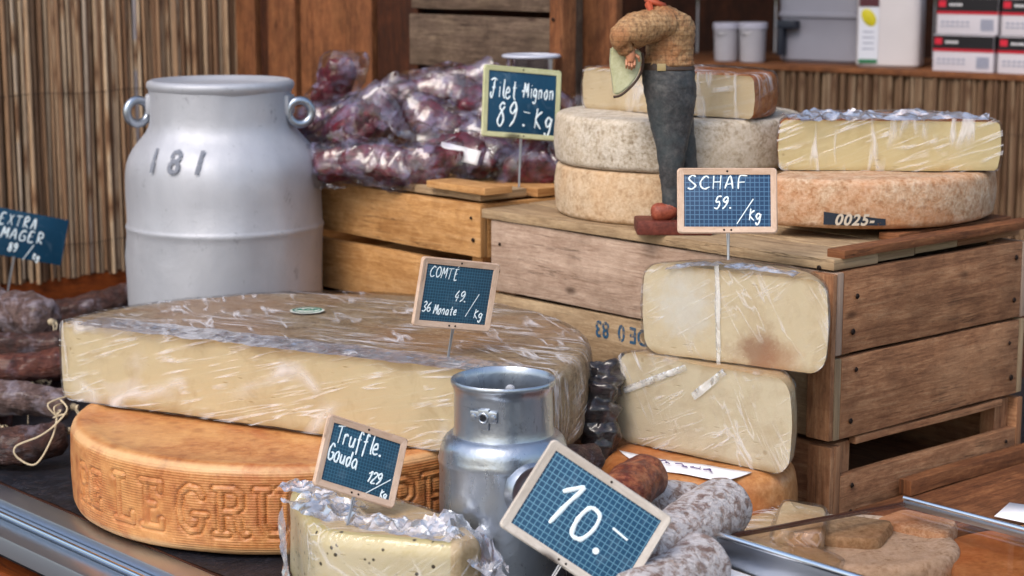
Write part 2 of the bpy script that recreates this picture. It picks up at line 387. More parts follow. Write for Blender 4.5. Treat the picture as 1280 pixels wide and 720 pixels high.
M['alu2']=alu('polished_aluminium','b9c0ca','8f98a6',.3)
M['steel']=plain('brushed_steel','c3cbd6',.33,1)
def saus(name,stops,mold,amt,thr=.5,msc=40,coat=.15):
    t=NT(name); v=t.coord(); c=t.ramp(t.noise(v,70,6,.7),stops); m=t.noise(v,msc,6,.7,.4)
    c=t.mix(t.math('MULTIPLY',t.ramp(m,[(thr-.05,(0,0,0)),(thr+.08,(1,1,1))]),amt),c,mold)
    h=t.noise(t.coord('Object',(22,100,140)),2.2,6,.65,.8)
    return t.fin(c,.42,t.bump(h,.9,.007),spec=.4,coat=coat)
M['black']=saus('black_cloth_mat',[(.3,'0c0e14'),(.5,'191b24'),(.7,'2b2c36')],'5a4640',.5,.60,120,0)
M['paper']=plain('white_paper','e6e4e8',.8,bump=.1,bscale=60)
M['ink']=plain('dark_ink','1b2c3c',.8)
M['inkb']=plain('blue_ink','1f4a72',.8)
M['inkp']=plain('violet_ink','5b4a78',.8)
# ------------------------------------------------------------------ stroke lettering
G={
'0':[[(.5,1),(.2,.9),(.05,.5),(.2,.1),(.5,0),(.8,.12),(.95,.5),(.8,.9),(.5,1)]],
'1':[[(.05,.68),(.35,.82),(.6,1),(.5,.5),(.4,0)]],
'2':[[(.1,.8),(.4,1),(.75,.85),(.6,.5),(.1,.02),(.85,.05)]],
'3':[[(.1,.92),(.5,1),(.75,.8),(.4,.55),(.8,.3),(.5,0),(.05,.1)]],
'4':[[(.45,1),(.05,.4),(.75,.4)],[(.6,.65),(.5,0)]],
'5':[[(.85,1),(.3,1),(.2,.58),(.6,.6),(.8,.35),(.55,.02),(.1,.08)]],
'6':[[(.7,1),(.3,.7),(.1,.3),(.4,0),(.8,.2),(.6,.48),(.2,.35)]],
'8':[[(.75,.85),(.45,1),(.2,.8),(.5,.55),(.8,.25),(.5,0),(.15,.2),(.4,.5),(.75,.85)]],
'9':[[(.8,.75),(.5,1),(.15,.75),(.45,.5),(.8,.75),(.7,.3),(.3,0)]],
'.':[[(.3,.05),(.36,.03)]], '-':[[(0,.5),(.9,.45)]], '/':[[(1.0,1.1),(.0,-.25)]],
',':[[(.4,.05),(.25,-.2)]],"~":[[(0,.5),(1,.6)]],
'A':[[(0,0),(.5,1),(.85,0)],[(.15,.38),(.75,.4)]],
'C':[[(.9,.85),(.55,1),(.1,.6),(.15,.15),(.5,0),(.95,.15)]],
'E':[[(.8,1),(.15,.95),(.1,0),(.85,.03)],[(.12,.52),(.65,.55)]],
'É':[[(.8,1),(.1,.95)],[(.35,.97),(.3,0),(.85,.03)],[(.3,.5),(.7,.53)],[(.45,1.15),(.9,1.32)]],
'F':[[(.1,0),(.2,.95),(.95,1)],[(.15,.5),(.7,.55)]],
'G':[[(.85,.85),(.5,1),(.1,.6),(.15,.15),(.5,0),(.85,.15),(.85,.45),(.5,.45)]],
'H':[[(.1,1),(.1,0)],[(.1,.5),(.85,.52)],[(.85,1),(.8,0)]],
'J':[[(.0,.95),(.5,1.05),(1.0,1)],[(.6,1),(.5,.3),(.25,0),(.0,.12),(.15,.3)],[(.2,.55),(.8,.58)]],
'K':[[(.15,1),(.1,0)],[(.8,.85),(.15,.45),(.85,0)]],
'M':[[(0,0),(.15,1),(.5,.35),(.85,1),(.95,0)]],
'O':[[(.5,1),(.15,.8),(.1,.3),(.45,0),(.85,.3),(.85,.75),(.5,1)]],
'R':[[(.15,0),(.15,1),(.7,.95),(.75,.65),(.2,.5),(.85,0)]],
'S':[[(.85,.9),(.5,1),(.15,.78),(.5,.52),(.85,.28),(.5,0),(.05,.1)]],
'T':[[(0,.95),(1,1)],[(.5,.97),(.45,0)]],
'X':[[(.1,1),(.85,0)],[(.85,1),(.05,0)]],
'U':[[(.1,1),(.12,.3),(.45,0),(.8,.3),(.85,1)]],
'L':[[(.15,1),(.1,0),(.8,.04)]],
'Y':[[(.1,1),(.5,.5),(.9,1)],[(.5,.5),(.45,0)]],
'a':[[(.75,.5),(.4,.6),(.1,.3),(.35,0),(.7,.2),(.75,.55),(.8,.05),(.95,0)]],
'd':[[(.7,.5),(.35,.58),(.1,.28),(.35,0),(.7,.2),(.78,1),(.75,.05)]],
'e':[[(.15,.3),(.7,.38),(.55,.6),(.2,.5),(.15,.15),(.5,0),(.9,.12)]],
'f':[[(.85,.9),(.6,1.05),(.45,.8),(.4,-.3)],[(.15,.55),(.75,.58)]],
'g':[[(.75,.5),(.4,.6),(.15,.35),(.4,.1),(.75,.35),(.75,.55),(.7,-.2),(.35,-.38),(.1,-.2)]],
'i':[[(.4,.6),(.42,0)],[(.42,.85),(.45,.88)]],
'k':[[(.2,1),(.15,0)],[(.75,.6),(.2,.3),(.8,0)]],
'l':[[(.45,1.05),(.4,.2),(.6,0)]],
'n':[[(.15,.6),(.15,0)],[(.15,.4),(.45,.6),(.7,.45),(.7,0)]],
'o':[[(.45,.6),(.15,.4),(.2,.05),(.55,0),(.8,.3),(.7,.55),(.45,.6)]],
'p':[[(.2,.6),(.15,-.4)],[(.2,.5),(.6,.6),(.8,.3),(.5,0),(.2,.1)]],
'r':[[(.2,.6),(.2,0)],[(.2,.4),(.45,.6),(.75,.55)]],
's':[[(.75,.55),(.35,.6),(.25,.4),(.7,.2),(.4,0),(.1,.05)]],
't':[[(.45,.95),(.4,.1),(.7,0)],[(.1,.62),(.8,.65)]],
'u':[[(.15,.6),(.2,.1),(.45,0),(.7,.2),(.75,.6),(.78,0)]],
' ':[],'·':[[(.4,.45),(.45,.42)]],
}
def catmull(p,n=4):
    p=[Vector(q) for q in p]
    if len(p)<3: return p
    o=[]
    for i in range(len(p)-1):
        a=p[max(i-1,0)];b=p[i];c=p[i+1];d=p[min(i+2,len(p)-1)]
        for k in range(n):
            t=k/n; o.append(.5*((2*b)+(c-a)*t+(2*a-5*b+4*c-d)*t*t+(3*b-a-3*c+d)*t**3))
    o.append(p[-1]); return o
def write(bm,text,x,z,h,adv=.62,slant=.12,w=.0007,y=0,up=0,jit=.04,wx=.55,rnd=None):
    rnd=rnd or random.Random(hash(text)&255 if False else sum(map(ord,text)))
    for ch in text:
        for st in G.get(ch,[]):
            jt=0 if ch in '.·' else jit
            pts=catmull([(q[0]+rnd.uniform(-jt,jt),q[1]+rnd.uniform(-jt,jt),0) for q in st])
            P=[Vector((x+q[0]*h*wx+q[1]*h*slant,y,z+q[1]*h+up*(x+q[0]*h*wx))) for q in pts]
            if len(P)<2: continue
            if ch in '.·': tube(bm,[P[0]-Vector((0,w*.35,0)),P[0]+Vector((0,w*.35,0))],w*1.25,12); continue
            rr=[w*rnd.uniform(.75,1.2) for _ in P]
            if ch in '.·': rr=[w*1.7]*len(P)
            else: rr[0]*=.7; rr[-1]*=.6
            tube(bm,P,rr,6,flat=Vector((0,1,0)))
        x+=h*adv*(.6 if ch in ' .i·l,' else 1)
    return x
# ------------------------------------------------------------------ price signs
def sign(label,cpx,cpy,Y,e1,d1,e2,d2,texts,pin=.0,fm='frame',sm='slate',fw=.0075,nof=False,group='hand-lettered price signs',pinx=0,screws=True,name='price_sign'):
    c=PY(cpx,cpy,Y); dep=(c-Vector((0,0,CH))).dot(CF); k=dep/F
    ex=(CR*e1[0]-CU*e1[1]+CF*d1)*k; dn=(CR*e2[0]-CU*e2[1]+CF*d2)*k
    w=ex.length; h=dn.length; ex.normalize(); ez=-(dn-ex*dn.dot(ex)).normalized(); ey=ez.cross(ex)
    root=thing(name,label,'sign',group=group); root.matrix_world=frame_mat(c,ex,ey,ez)
    if not nof:
        bm=newbm(); q=fw*.55
        def ring(hw,hh,r,y):
            vs=[]
            for cx,cz,a0 in((hw-r,hh-r,0),(-hw+r,hh-r,90),(-hw+r,-hh+r,180),(hw-r,-hh+r,270)):
                for j in range(5):
                    a=R(a0+j*22.5); vs.append(bm.verts.new((cx+r*math.cos(a),y,cz+r*math.sin(a))))
            return vs
        T=.0045
        rs=[ring(w/2-fw,h/2-fw,.0006,T/2-.0002),ring(w/2-fw,h/2-fw,.0006,-T/2),ring(w/2-.0012,h/2-.0012,q,-T/2-.0006),ring(w/2,h/2,q,-T/2+.0008),ring(w/2,h/2,q,T/2-.0008),ring(w/2-.0012,h/2-.0012,q,T/2)]
        rs.append(rs[0])
        for A,B in zip(rs,rs[1:]):
            for j in range(20): bm.faces.new((A[j],A[(j+1)%20],B[(j+1)%20],B[j]))
        uv=bm.loops.layers.uv.verify()
        for f in bm.faces:
            cc=f.calc_center_median(); hor=abs(cc.z)/(h/2)>abs(cc.x)/(w/2)
            for l in f.loops:
                p=l.vert.co; l[uv].uv=(p.x+3,p.z+p.y) if hor else (p.z+7,p.x+p.y)
        link('frame',bm,M[fm],root,ang=35)
        if screws:
            for sx,sz in((0,h/2-fw*.5),(-.004,-h/2+fw*.5),(.004,-h/2+fw*.5)):
                b=newbm(); lathe(b,[(0,.0009),(.0009,.0006),(.0013,0)],10,M=Matrix.Translation((sx,-T/2-.0003,sz))@Matrix.Rotation(R(90),4,'X')); link('screw',b,M['nail'],root)
    bm=newbm(); i=0 if nof else fw-.0005
    box(bm,(0,.0002,0),(w-2*i,.0022,h-2*i),bev=.0004); link('slate' if not nof else 'card',bm,M[sm],root)
    bm=newbm()
    for t in texts:
        s,u,v,hh=t[:4]; o=t[4] if len(t)>4 else {}
        write(bm,s,(u-.5)*w,(.5-v)*h,hh*h,y=-.0013,**o)
    link('writing',bm,M['chalk'],root,ang=60)
    if pin:
        bm=newbm(); tube(bm,[(pinx-.0008,-.001,-h/2+.002),(pinx,.0,-h/2-pin*.5),(pinx,.0,-h/2-pin)],.0009,8)
        tube(bm,[(pinx+.0016,-.001,-h/2+.002),(pinx+.0014,.0,-h/2-pin*.5),(pinx+.0012,.0,-h/2-pin*.98)],.0009,8); link('pin',bm,M['wire'],root)
    return root
sign('small framed slate reading COMTÉ 49./Kg 36 Monate, stuck in the wrapped half wheel',570,368,2.17,(95,-0+9,0),60,(-14,86,0),9,
 [('COMTÉ',.12,.29,.155,dict(adv=.62,wx=.52,up=-.03)),('49.',.47,.60,.16,dict(adv=.5,slant=.25)),('/',.66,.74,.25,{'wx':.55}),('Kg',.76,.82,.13,dict(adv=.6)),('36',.09,.78,.14,dict(adv=.5)),('Monate',.24,.80,.13,dict(adv=.5,wx=.45))],pin=.055,pinx=.002)
sign('slate with pinkish frame reading SCHAF 59./Kg, in front of the carved figure',909,251,2.14,(125,0),0,(1,82),-6,
 [('SCHAF',.10,.32,.20,dict(adv=.95,wx=.75,slant=.05,w=.0009)),('59.',.36,.62,.18,dict(adv=.62,slant=.25,w=.0009)),('/',.60,.78,.28,{'wx':.75,'w':.0009}),('Kg',.71,.80,.17,dict(adv=.6,w=.0009))],pin=.03,sm='slate_s',pinx=.0)
sign('slate with pale yellow frame reading Filet Mignon 89.- Kg, above the meat bags',652,129,2.74,(97,4),40,(-3,89),-1,
 [('Jilet',.09,.45,.25,dict(adv=.40,wx=.36,w=.0011,slant=.05)),('·',.46,.42,.2,dict(w=.0012)),('Mignon',.52,.42,.21,dict(adv=.40,wx=.34,w=.001,slant=.04)),('89',.17,.84,.34,dict(adv=.5,wx=.4,w=.0013)),('-',.52,.72,.2,{'w':.0012}),('.',.50,.82,.2,{'w':.0014}),('Kg',.66,.84,.27,dict(adv=.6,wx=.45,w=.0013))],pin=.075,fm='frame_y',sm='slate_d')
sign('tilted framed slate reading Truffle Gouda 129/Kg, stuck in the speckled wedge',451,577,1.90,(95,37),60,(-15,87),-24,
 [('Truffle.',.14,.36,.25,dict(adv=.42,wx=.42,w=.0010,slant=.05)),('Gouda',.09,.63,.22,dict(adv=.44,wx=.42,w=.0010,slant=.05,up=-.06)),('129',.60,.74,.16,dict(adv=.45,w=.0009,slant=.2)),('/',.62,.86,.22,{'wx':1.5,'w':.0008}),('Kg',.80,.90,.11,dict(adv=.5,w=.0008))],fm='frame',sm='slate',pin=.03)
sign('large whitish framed slate reading 10.-, leaning at an angle in front of the small can',733,652,1.74,(152,103),24,(-73,103),-24,
 [('1',.22,.72,.50,dict(wx=.50,w=.0021,slant=.12)),('0',.42,.70,.36,dict(wx=.62,w=.0022,slant=.05)),('.',.635,.70,.2,dict(w=.0026)),('-',.68,.58,.34,dict(w=.0022,wx=.62,slant=0))],fm='frame_w',sm='slate_b',fw=.0085,pin=.04)
sign('unframed black card reading EXTRA MAGER 89/Kg, against the reed screen',22,293,3.19,(104,20),60,(-6,58),0,
 [('EXTRA',.29,.33,.23,dict(adv=.74,wx=.52,w=.0013)),('MAGER',.33,.62,.23,dict(adv=.84,wx=.62,w=.0013)),('89',.42,.88,.18,dict(adv=.6,w=.0013)),('/',.60,.95,.26,{'w':.0012}),('Kg',.69,.97,.13,dict(adv=.65,w=.0012))],nof=True,sm='slate_d',pin=.12)
# ------------------------------------------------------------------ setting
bm=newbm(); 
for x,y in((-60,-60),(60,-60),(60,60),(-60,60)): bm.verts.new((x,y,-.92))
bm.faces.new(bm.verts); g=link('ground',bm,plain('paving','6b6560',.85,bump=.5,bscale=3,var=.3),ang=None); g['kind']='structure'
U=Vector((.6692,-.7431,0)); V=Vector((.7431,.6692,0)); ANG=math.atan2(V.y,V.x)
# the counter: local x = V (inward), local y = -U
E0=PZ(0,600,0)
ctr=thing('market_counter','long market counter with a steel edge rail and orange wood front','counter',E0,ANG)
bm=newbm(); box(bm,(1.6,-.0,-.022),(3.2,6,.036)); link('countertop',bm,M['w_dark'],ctr)
bm=newbm(); 
box(bm,(-.017,0,-.014),(.034,6,.02),bev=.003); box(bm,(-.042,0,-.022),(.014,6,.014),bev=.002); box(bm,(-.069,0,-.03),(.036,6,.024),bev=.004)
link('edge_rail',bm,M['steel'],ctr)
bm=newbm(); tube(bm,[(-.052,-3,-.012),(-.052,3,-.012)],.0035,10); link('bright_trim',bm,plain('chrome_trim','dfe6ee',.12,1),ctr)
bm=newbm(); box(bm,(-.02,0,-.5),(.03,6,.8)); link('front_panel',bm,M['w_ply'],ctr)
bm=newbm(); 
nx,ny=90,160
for i in range(nx+1):
    for j in range(ny+1):
        x=i/nx*1.5; y=-1.6+j/ny*3.2; z=-.0025+.0022*fbm((x,y*.6,0),14,4)
        bm.verts.new((x+.002,y,z))
bm.verts.ensure_lookup_table()
for i in range(nx):
    for j in range(ny): bm.faces.new([bm.verts[k] for k in(i*(ny+1)+j,(i+1)*(ny+1)+j,(i+1)*(ny+1)+j+1,i*(ny+1)+j+1)])
mat_=tag(link('counter_mat',bm,M['black'],loc=E0,rz=ANG,recalc=False),'black cloth mat covering the counter under the cheeses','mat')
# reed screens
def reed_mat():
    t=NT('dry_reeds'); a=t.n.new('ShaderNodeAttribute'); a.attribute_name='tone'
    v=t.coord('Object',(40,40,5)); g=t.noise(v,6,6,.65)
    col=t.ramp(a.outputs['Fac'],[(0,'7c5a40'),(.3,'a27f60'),(.55,'ba9a7a'),(.8,'d2b798'),(.93,'b5aaa8'),(1,'b8b2be')])
    col=t.mix(t.ramp(g,[(.35,(0,0,0)),(.65,(1,1,1))]),t.mix(.4,col,'5a4030'),col)
    kn=t.n.new('ShaderNodeTexVoronoi'); kn.inputs['Scale'].default_value=1; t.L(t.coord('Object',(110,110,7)),kn.inputs['Vector'])
    col=t.mix(t.math('MULTIPLY',t.ramp(kn.outputs['Distance'],[(.05,(1,1,1)),(.13,(0,0,0))]),.8),col,'33201a')
    return t.fin(col,.6,t.bump(g,.4,.001),spec=.35)
MR=reed_mat()
MR2=MR.copy(); MR2.name='brown_reeds'
for n_ in MR2.node_tree.nodes:
    if n_.type=='VALTORGB' and len(n_.color_ramp.elements)==6:
        for e_ in n_.color_ramp.elements: e_.color=tuple(x*.5 for x in e_.color[:3])+(1,)
def reeds(name,label,A,d,length,z0,z1,dark=0,rmin=.0026,rmax=.0052,seed=3,mat=None):
    rnd=random.Random(seed); root=thing(name,label,'screen',A,math.atan2(d.y,d.x))
    bm=newbm(); tl=bm.verts.layers.float.new('tone'); x=0
    while x<length:
        r=rnd.uniform(rmin,rmax); x+=r
        tone=rnd.random()**1.1*.85
        if rnd.random()<.06: tone=rnd.uniform(.9,1); r*=1.15
        tone*=(1-dark)
        pts=[]; ph=rnd.uniform(0,6); k=rnd.uniform(.001,.004); y0=rnd.uniform(-.003,.003); zz=z0+rnd.uniform(-.006,.006)
        n=30; nodes={rnd.randrange(1,30) for _ in range(rnd.choice((2,3,3,4)))}
        for i in range(n+1):
            t=i/n; pts.append((x+k*math.sin(ph+t*4),y0+k*math.cos(ph+t*3),zz+(z1-zz)*t))
        v0=len(bm.verts); rg=tube(bm,pts,[r*(1.16 if k_ in nodes else .97+.04*math.sin(k_*.9+ph)) for k_ in range(len(pts))],7)
        for k_,q in enumerate(rg):
            for v in q: v[tl]=(0 if k_ in nodes else tone)
        x+=r*.86
    link('reeds',bm,mat or MR,root,ang=80,recalc=False)
    bm=newbm(); box(bm,(length/2,.012,(z0+z1)/2),(length,.006,z1-z0)); link('backing',bm,plain('reed_backing','6a4e36',.8,bump=.5,bscale=60,var=.3),root)
    bm=newbm()
    for zz in (z0+.06,z0+.33,z0+.6):
        if zz<z1: tube(bm,[(i*.03,-.0075+.0015*(i%2),zz+.002*math.sin(i)) for i in range(int(length/.03))],.0007,5)
    link('binding_wire',bm,plain('binding_wire_rust','4a3a30',.6,.5),root)
    return root
W0=Vector((-.873,3.34,0)); Wd=Vector((.7431,.6692,0))
reeds('reed_screen','tall screen of upright dry reeds behind the big milk can',W0-Wd*.75,Wd,1.245,.09,1.0)
W0b=W0-Wd*.75
sb=thing('skirting_board','low orange wooden board below the tall reed screen','board',W0b,math.atan2(Wd.y,Wd.x))
bm=newbm(); box(bm,(.7,.01,.045),(1.5,.02,.09),bev=.002); link('board',bm,M['w_ply'],sb)
# back wall of posts/boards
B0=PY(303,200,3.66); B0.z=0
bw=thing('board_wall','upright brown wooden boards between reed screen and grey crate','wall',B0,math.atan2(-.62,.785)+0)
x=0; i=0
for wd,mt in((.055,'w_bbr'),(.03,'w_dark'),(.075,'w_bbr'),(.09,'w_bbr'),(.1,'w_bbr'),(.1,'w_dark')):
    bm=newbm(); box(bm,(x+wd/2,(.01 if i%2 else 0),.5),(wd-.004,.022,1.0),bev=.002); link('board',bm,M[mt],bw); x+=wd; i+=1
# dark interior wall far behind, stall posts, and an unseen roof added to darken the back
iw=thing('stall_back_wall','dark brown boards closing off the back of the stall','wall',(-1.6,5.3,-.9),R(-8))
for k in range(26):
    bm=newbm(); box(bm,(k*.2,random.uniform(-.004,.004),1.25),(.196,.02,2.5)); link('board',bm,M['w_dark'],iw)
rf=thing('shade_roof','unseen canvas roof added to shade the back half of the stall','roof',(0,0,0))
bm=newbm(); box(bm,(.6,4.9,1.75),(6.4,3.0,.02),M=Matrix.Rotation(0,4,'X')); link('canvas',bm,plain('dark_canvas','4a3d36',.9),rf)  # added out of view to block overhead light from the interior
# ------------------------------------------------------------------ crates
def nails(root,pts,ax):
    for p in pts:
        p=tuple(Vector(p)+Vector((0 if ax=='x' else random.uniform(-.005,.005),0 if ax!='x' else random.uniform(-.004,.004),random.uniform(-.008,.008)))); kn=random.uniform(.9,1.6)
        b=newbm(); rot=Matrix.Rotation(R(-90),4,'Y') if ax=='x' else Matrix.Rotation(R(90),4,'X')
        lathe(b,[(0,.0028),(.0018*kn,.0026),(.0026*kn,.0012)],9,M=Matrix.Translation(p)@rot); link('nail',b,M['nail'],root)
def board(root,name,c,s,mt,bev=.0016,warp=.0021,seed=0,label=None):
    bm=newbm(); box(bm,c,s,bev=bev)
    L=max(range(3),key=lambda i:s[i]); n=int(max(s)/.06)
    if n>1:
        for k in range(1,n):
            co=Vector(c); co[L]+=-s[L]/2+s[L]*k/n; no=Vector((0,0,0)); no[L]=1
            bmesh.ops.bisect_plane(bm,geom=list(bm.verts)+list(bm.edges)+list(bm.faces),plane_co=co,plane_no=no)
    sd=random.uniform(0,99)
    for v in bm.verts:
        p=Vector((v.co[L]*5+sd,0,0))
        for a in range(3):
            if a!=L: v.co[a]+=warp*noise.noise(p+Vector((a*9.1,0,0)))
    return link(name,bm,M[mt],root,ang=30,label=label)
C=Vector((.373,2.165,0))
T=.012
def crate(label,loc,rz,L,Wd_,z0,rows,post,fm,sm,nail=True,front_gap=0,group='stacked wooden crates',ends=None,slot=None):
    """local x: depth (Wd_), local y: length (L); rows = [(zlo,zhi)]"""
    r=thing('wooden_crate',label,'crate',(loc[0],loc[1],z0),rz,group)
    H=max(b for a,b in rows)
    for k,(a,b) in enumerate(rows):
        a+=.0012;b-=.0012
        f=fm[k%len(fm)]; s_=sm[k%len(sm)]
        board(r,'long_board',(T/2,L/2,(a+b)/2),(T,L-.001,b-a),f)
        board(r,'long_board',(Wd_-T/2,L/2,(a+b)/2),(T,L-.001,b-a),f)
    for k,(a,b) in enumerate(ends or rows):
        a+=.0012;b-=.0012; s_=sm[k%len(sm)]
        for y in(T/2+.0002,L-T/2-.0002): board(r,'end_board',(Wd_/2,y,(a+b)/2),(Wd_-2*T-.001,T,b-a),s_)
    for x in(T+.016,Wd_-T-.016):
        for y in(T+.012,L-T-.012): board(r,'corner_post',(x,y,H/2),(.03,.022,H-.003),sm[0])
    board(r,'bottom_board',(Wd_/2,L/2,.006),(Wd_-2*T-.002,L-2*T-.002,.01),sm[0])
    if nail:
        pts=[]
        for a,b in rows:
            for t in(.25,.75): pts.append((-.0003,.018,a+(b-a)*t)); pts.append((-.0003,L-.018,a+(b-a)*t))
        nails(r,pts,'x'); pts=[]
        for a,b in (ends or rows):
            for t in(.25,.75): pts.append((T+.02,.0,a+(b-a)*t)); pts.append((Wd_-T-.02,0,a+(b-a)*t))
        nails(r,pts,'y')
    return r
RZ=ANG
top=crate('weathered wooden crate carrying the two stacks of cheese wheels, blue stamp on its front',C,RZ,.60,.385,.105,[(0,.099),(.1005,.2)],1,['w_pale','w_pale2'],['w_red'])
low=crate('shallow reddish crate with a dark slot, under the stamped crate',C+V*.004,RZ,.60,.385,0.0,[(0,.0995)],1,['w_red'],['w_red'],ends=[(0,.062)])
board(top,'batten',(-.0045,.017,.1),(.008,.034,.196),'w_red')
board(low,'batten',(-.0045,.017,.05),(.008,.034,.096),'w_red')
# long edges of the open slot
board(low,'top_strip',(.19,.0065,.0985),(.30,.011,.009),'w_red')
# blue upside-down stamp  "A 0 38"
def stamp(root,text,x,y,z,h,mat_,rot):
    cu=bpy.data.curves.new('t','FONT'); cu.body=text; cu.size=h; cu.extrude=.0; cu.align_x='CENTER'
    o=bpy.data.objects.new('t',cu); COL.objects.link(o); dg=bpy.context.evaluated_depsgraph_get()
    me=bpy.data.meshes.new_from_object(o.evaluated_get(dg)); bpy.data.objects.remove(o)
    return me
def text_obj(name,text,size,parent,M4,mat_,bold=0,sx=1,spacing=1,extr=.0003):
    cu=bpy.data.curves.new('t','FONT'); cu.body=text; cu.size=size; cu.extrude=extr; cu.offset=bold; cu.align_x='CENTER'; cu.space_character=spacing
    o=bpy.data.objects.new('t',cu); COL.objects.link(o); dg=bpy.context.evaluated_depsgraph_get()
    me=bpy.data.meshes.new_from_object(o.evaluated_get(dg)); bpy.data.objects.remove(o)
    for v in me.vertices: v.co=M4@Vector((v.co.x*sx,v.co.y,v.co.z))
    me.name=name; o=bpy.data.objects.new(name,me); COL.objects.link(o); me.materials.clear(); me.materials.append(mat_)
    if parent: o.parent=parent
    return o
def stampmat(name,c,thr=.42):
    t=NT(name); n=t.ramp(t.noise(t.coord(),180,4,.7),[(thr-.06,(0,0,0)),(thr+.06,(1,1,1))])
    tr=t.n.new('ShaderNodeBsdfTransparent'); m=t.n.new('ShaderNodeMixShader'); t.fin(c,.8); t.L(n,m.inputs[0]); t.L(tr.outputs[0],m.inputs[1]); t.L(t.b.outputs[0],m.inputs[2]); t.L(m.outputs[0],t.out.inputs['Surface']); return t.m
M['stb']=stampmat('faded_blue_stamp','24506e',.44); M['stk']=stampmat('faded_grey_stencil','70747f',.42); M['stn']=stampmat('navy_stamp','14202e',.33)
# on the local x=0 face looking from -x: text right -> -y local, rotated 180 => right -> +y, up -> -z
def Mface(y,z,flip):
    s=-1 if flip else 1
    m=Matrix(((0,0,-1,0),(-s,0,0,y),(0,s,0,z),(0,0,0,1))); m[0][3]=-.0008; return m
text_obj('stamp','R DE 0  83',.030,top,Mface(.335,.088,True),M['stb'],.0006,.85,1.05)
text_obj('stamp','8880',.030,top,Mface(.325,.052,True),M['stb'],.0006,.8,1.05)
# lid boards on the stamped crate
lid=thing('crate_lid','loose grey boards laid across the stamped crate under the wheels','boards',(C.x,C.y,.306),RZ)
xs=[-.004,.082,.17,.262,.345]
for k,(x,w_) in enumerate(zip(xs,(.082,.082,.086,.078,.06))):
    board(lid,'lid_board',(x+w_/2,.31+.004*k,.0065),(w_,.60 if k else .612,.013),'w_pale' if k<3 else 'w_red')
board(lid,'edge_strip',(.205,.012,.0185),(.39,.026,.010),'w_bbr')
board(lid,'edge_strip',(.285,.055,.0185),(.24,.03,.009),'w_bbr')
nails(lid,[(-.0045,.02,.006)],'x')
# left crates, orange wood
C2=C+Vector((-U.x,-U.y,0))*.622; RZ2=R(40.3)
lt=crate('orange-brown crate holding the vacuum-packed meat, nearest the big milk can',C2,RZ2,.62,.38,.158,[(0,.078),(.088,.165)],1,['w_or'],['w_or'])
lb=crate('lower orange-brown crate beneath the meat, mostly behind the wrapped half wheel',C2,RZ2,.62,.38,0,[(0,.07),(.08,.152)],1,['w_or'],['w_or'])
lid2=thing('crate_lid','pale boards lying on the orange crate beneath the meat bags','boards',(C2.x,C2.y,.3245),RZ2)
for x,w_,y,l in((.05,.085,.16,.30),(.15,.09,.30,.6),(.25,.09,.30,.6),(.34,.08,.30,.6)):
    board(lid2,'lid_board',(x,y,.006),(w_,l,.012),'w_pale' if x<.1 else 'w_or')
board(lid2,'lid_board',(.02,.05,.0175),(.05,.13,.010),'w_or')
# grey crate standing on edge behind the meat
q0=Vector((.085,3.10,0)); gc=thing('tall_crate','large old grey-brown crate standing behind the meat bags','crate',q0,RZ,'stacked wooden crates')
for k,(a,b) in enumerate(((.30,.385),(.392,.462),(.472,.56),(.57,.66),(.668,.76))):
    board(gc,'long_board',(.006,.28,(a+b)/2),(.012,.56,b-a),'w_bgrey')
board(gc,'corner_post',(.03,.02,.38),(.03,.03,.76),'w_bgrey'); board(gc,'corner_post',(.03,.54,.38),(.03,.03,.76),'w_bgrey')
board(gc,'back_board',(.09,.28,.5),(.012,.56,.5),'w_dark')
board(gc,'lower_board',(.006,.28,.15),(.012,.56,.29),'w_bgrey')
# posts right of it
p1=PY(703,80,3.05); ps=thing('wooden_post','reddish square post standing right of the price sign for the meat','post',(p1.x,p1.y,0),RZ)
board(ps,'post',(0,0,.45),(.03,.03,.9),'w_bbr'); nails(ps,[(-.0155,.003,.565)],'x')
p2=PY(742,80,3.12); pb=thing('upright_board','wide orange-brown upright board behind the carved figure','board',(p2.x,p2.y,0),R(-38)+0)
board(pb,'board',(0,.01,.45),(.085,.018,.9),'w_bbr')
# ------------------------------------------------------------------ wheels of cheese
def cheese(name,label,c,z,r,h,er,mats,cutn=None,cutd=0,bulge=.002,lip=0,wrap=None,amp=.0014,seed=0,cut2=None,cut3=None,seg=144,group='cheeses on the stall',wm='wrap',top=True):
    root=thing(name,label,'cheese',(c[0],c[1],z),0,group)
    bm=newbm(); lathe(bm,wheel_profile(r,h,er,bulge,lip),seg)
    displace(bm,amp,9,seed); displace(bm,amp*.35,60,seed+1)
    for v in bm.verts: v.co.z=max(v.co.z,0)
    if cutn: n=Vector((math.cos(cutn),math.sin(cutn),0)); cut(bm,n*cutd,n)
    if cut2: n2=Vector((math.cos(cut2[0]),math.sin(cut2[0]),0)); cut(bm,n2*cut2[1],n2)
    if cut3: n3=Vector((math.cos(cut3[0]),math.sin(cut3[0]),0)); cut(bm,n3*cut3[1],n3)
    link('cheese_body',bm,mats,root,ang=35)
    if wrap:
        bm=newbm(); o=wrap; pr=wheel_profile(r+o,h+2*o,er+o,bulge,0); lathe(bm,pr,seg,M=Matrix.Translation((0,0,-o*.4)))
        displace(bm,o*.5,35,seed+5,oct=4)
        if cutn:
            cut(bm,n*(cutd+o),n)
        if cut2: cut(bm,n2*(cut2[1]+o),n2)
        if cut3: cut(bm,n3*(cut3[1]+o),n3)
        link('plastic_wrap',bm,M[wm],root,ang=50)
    return root
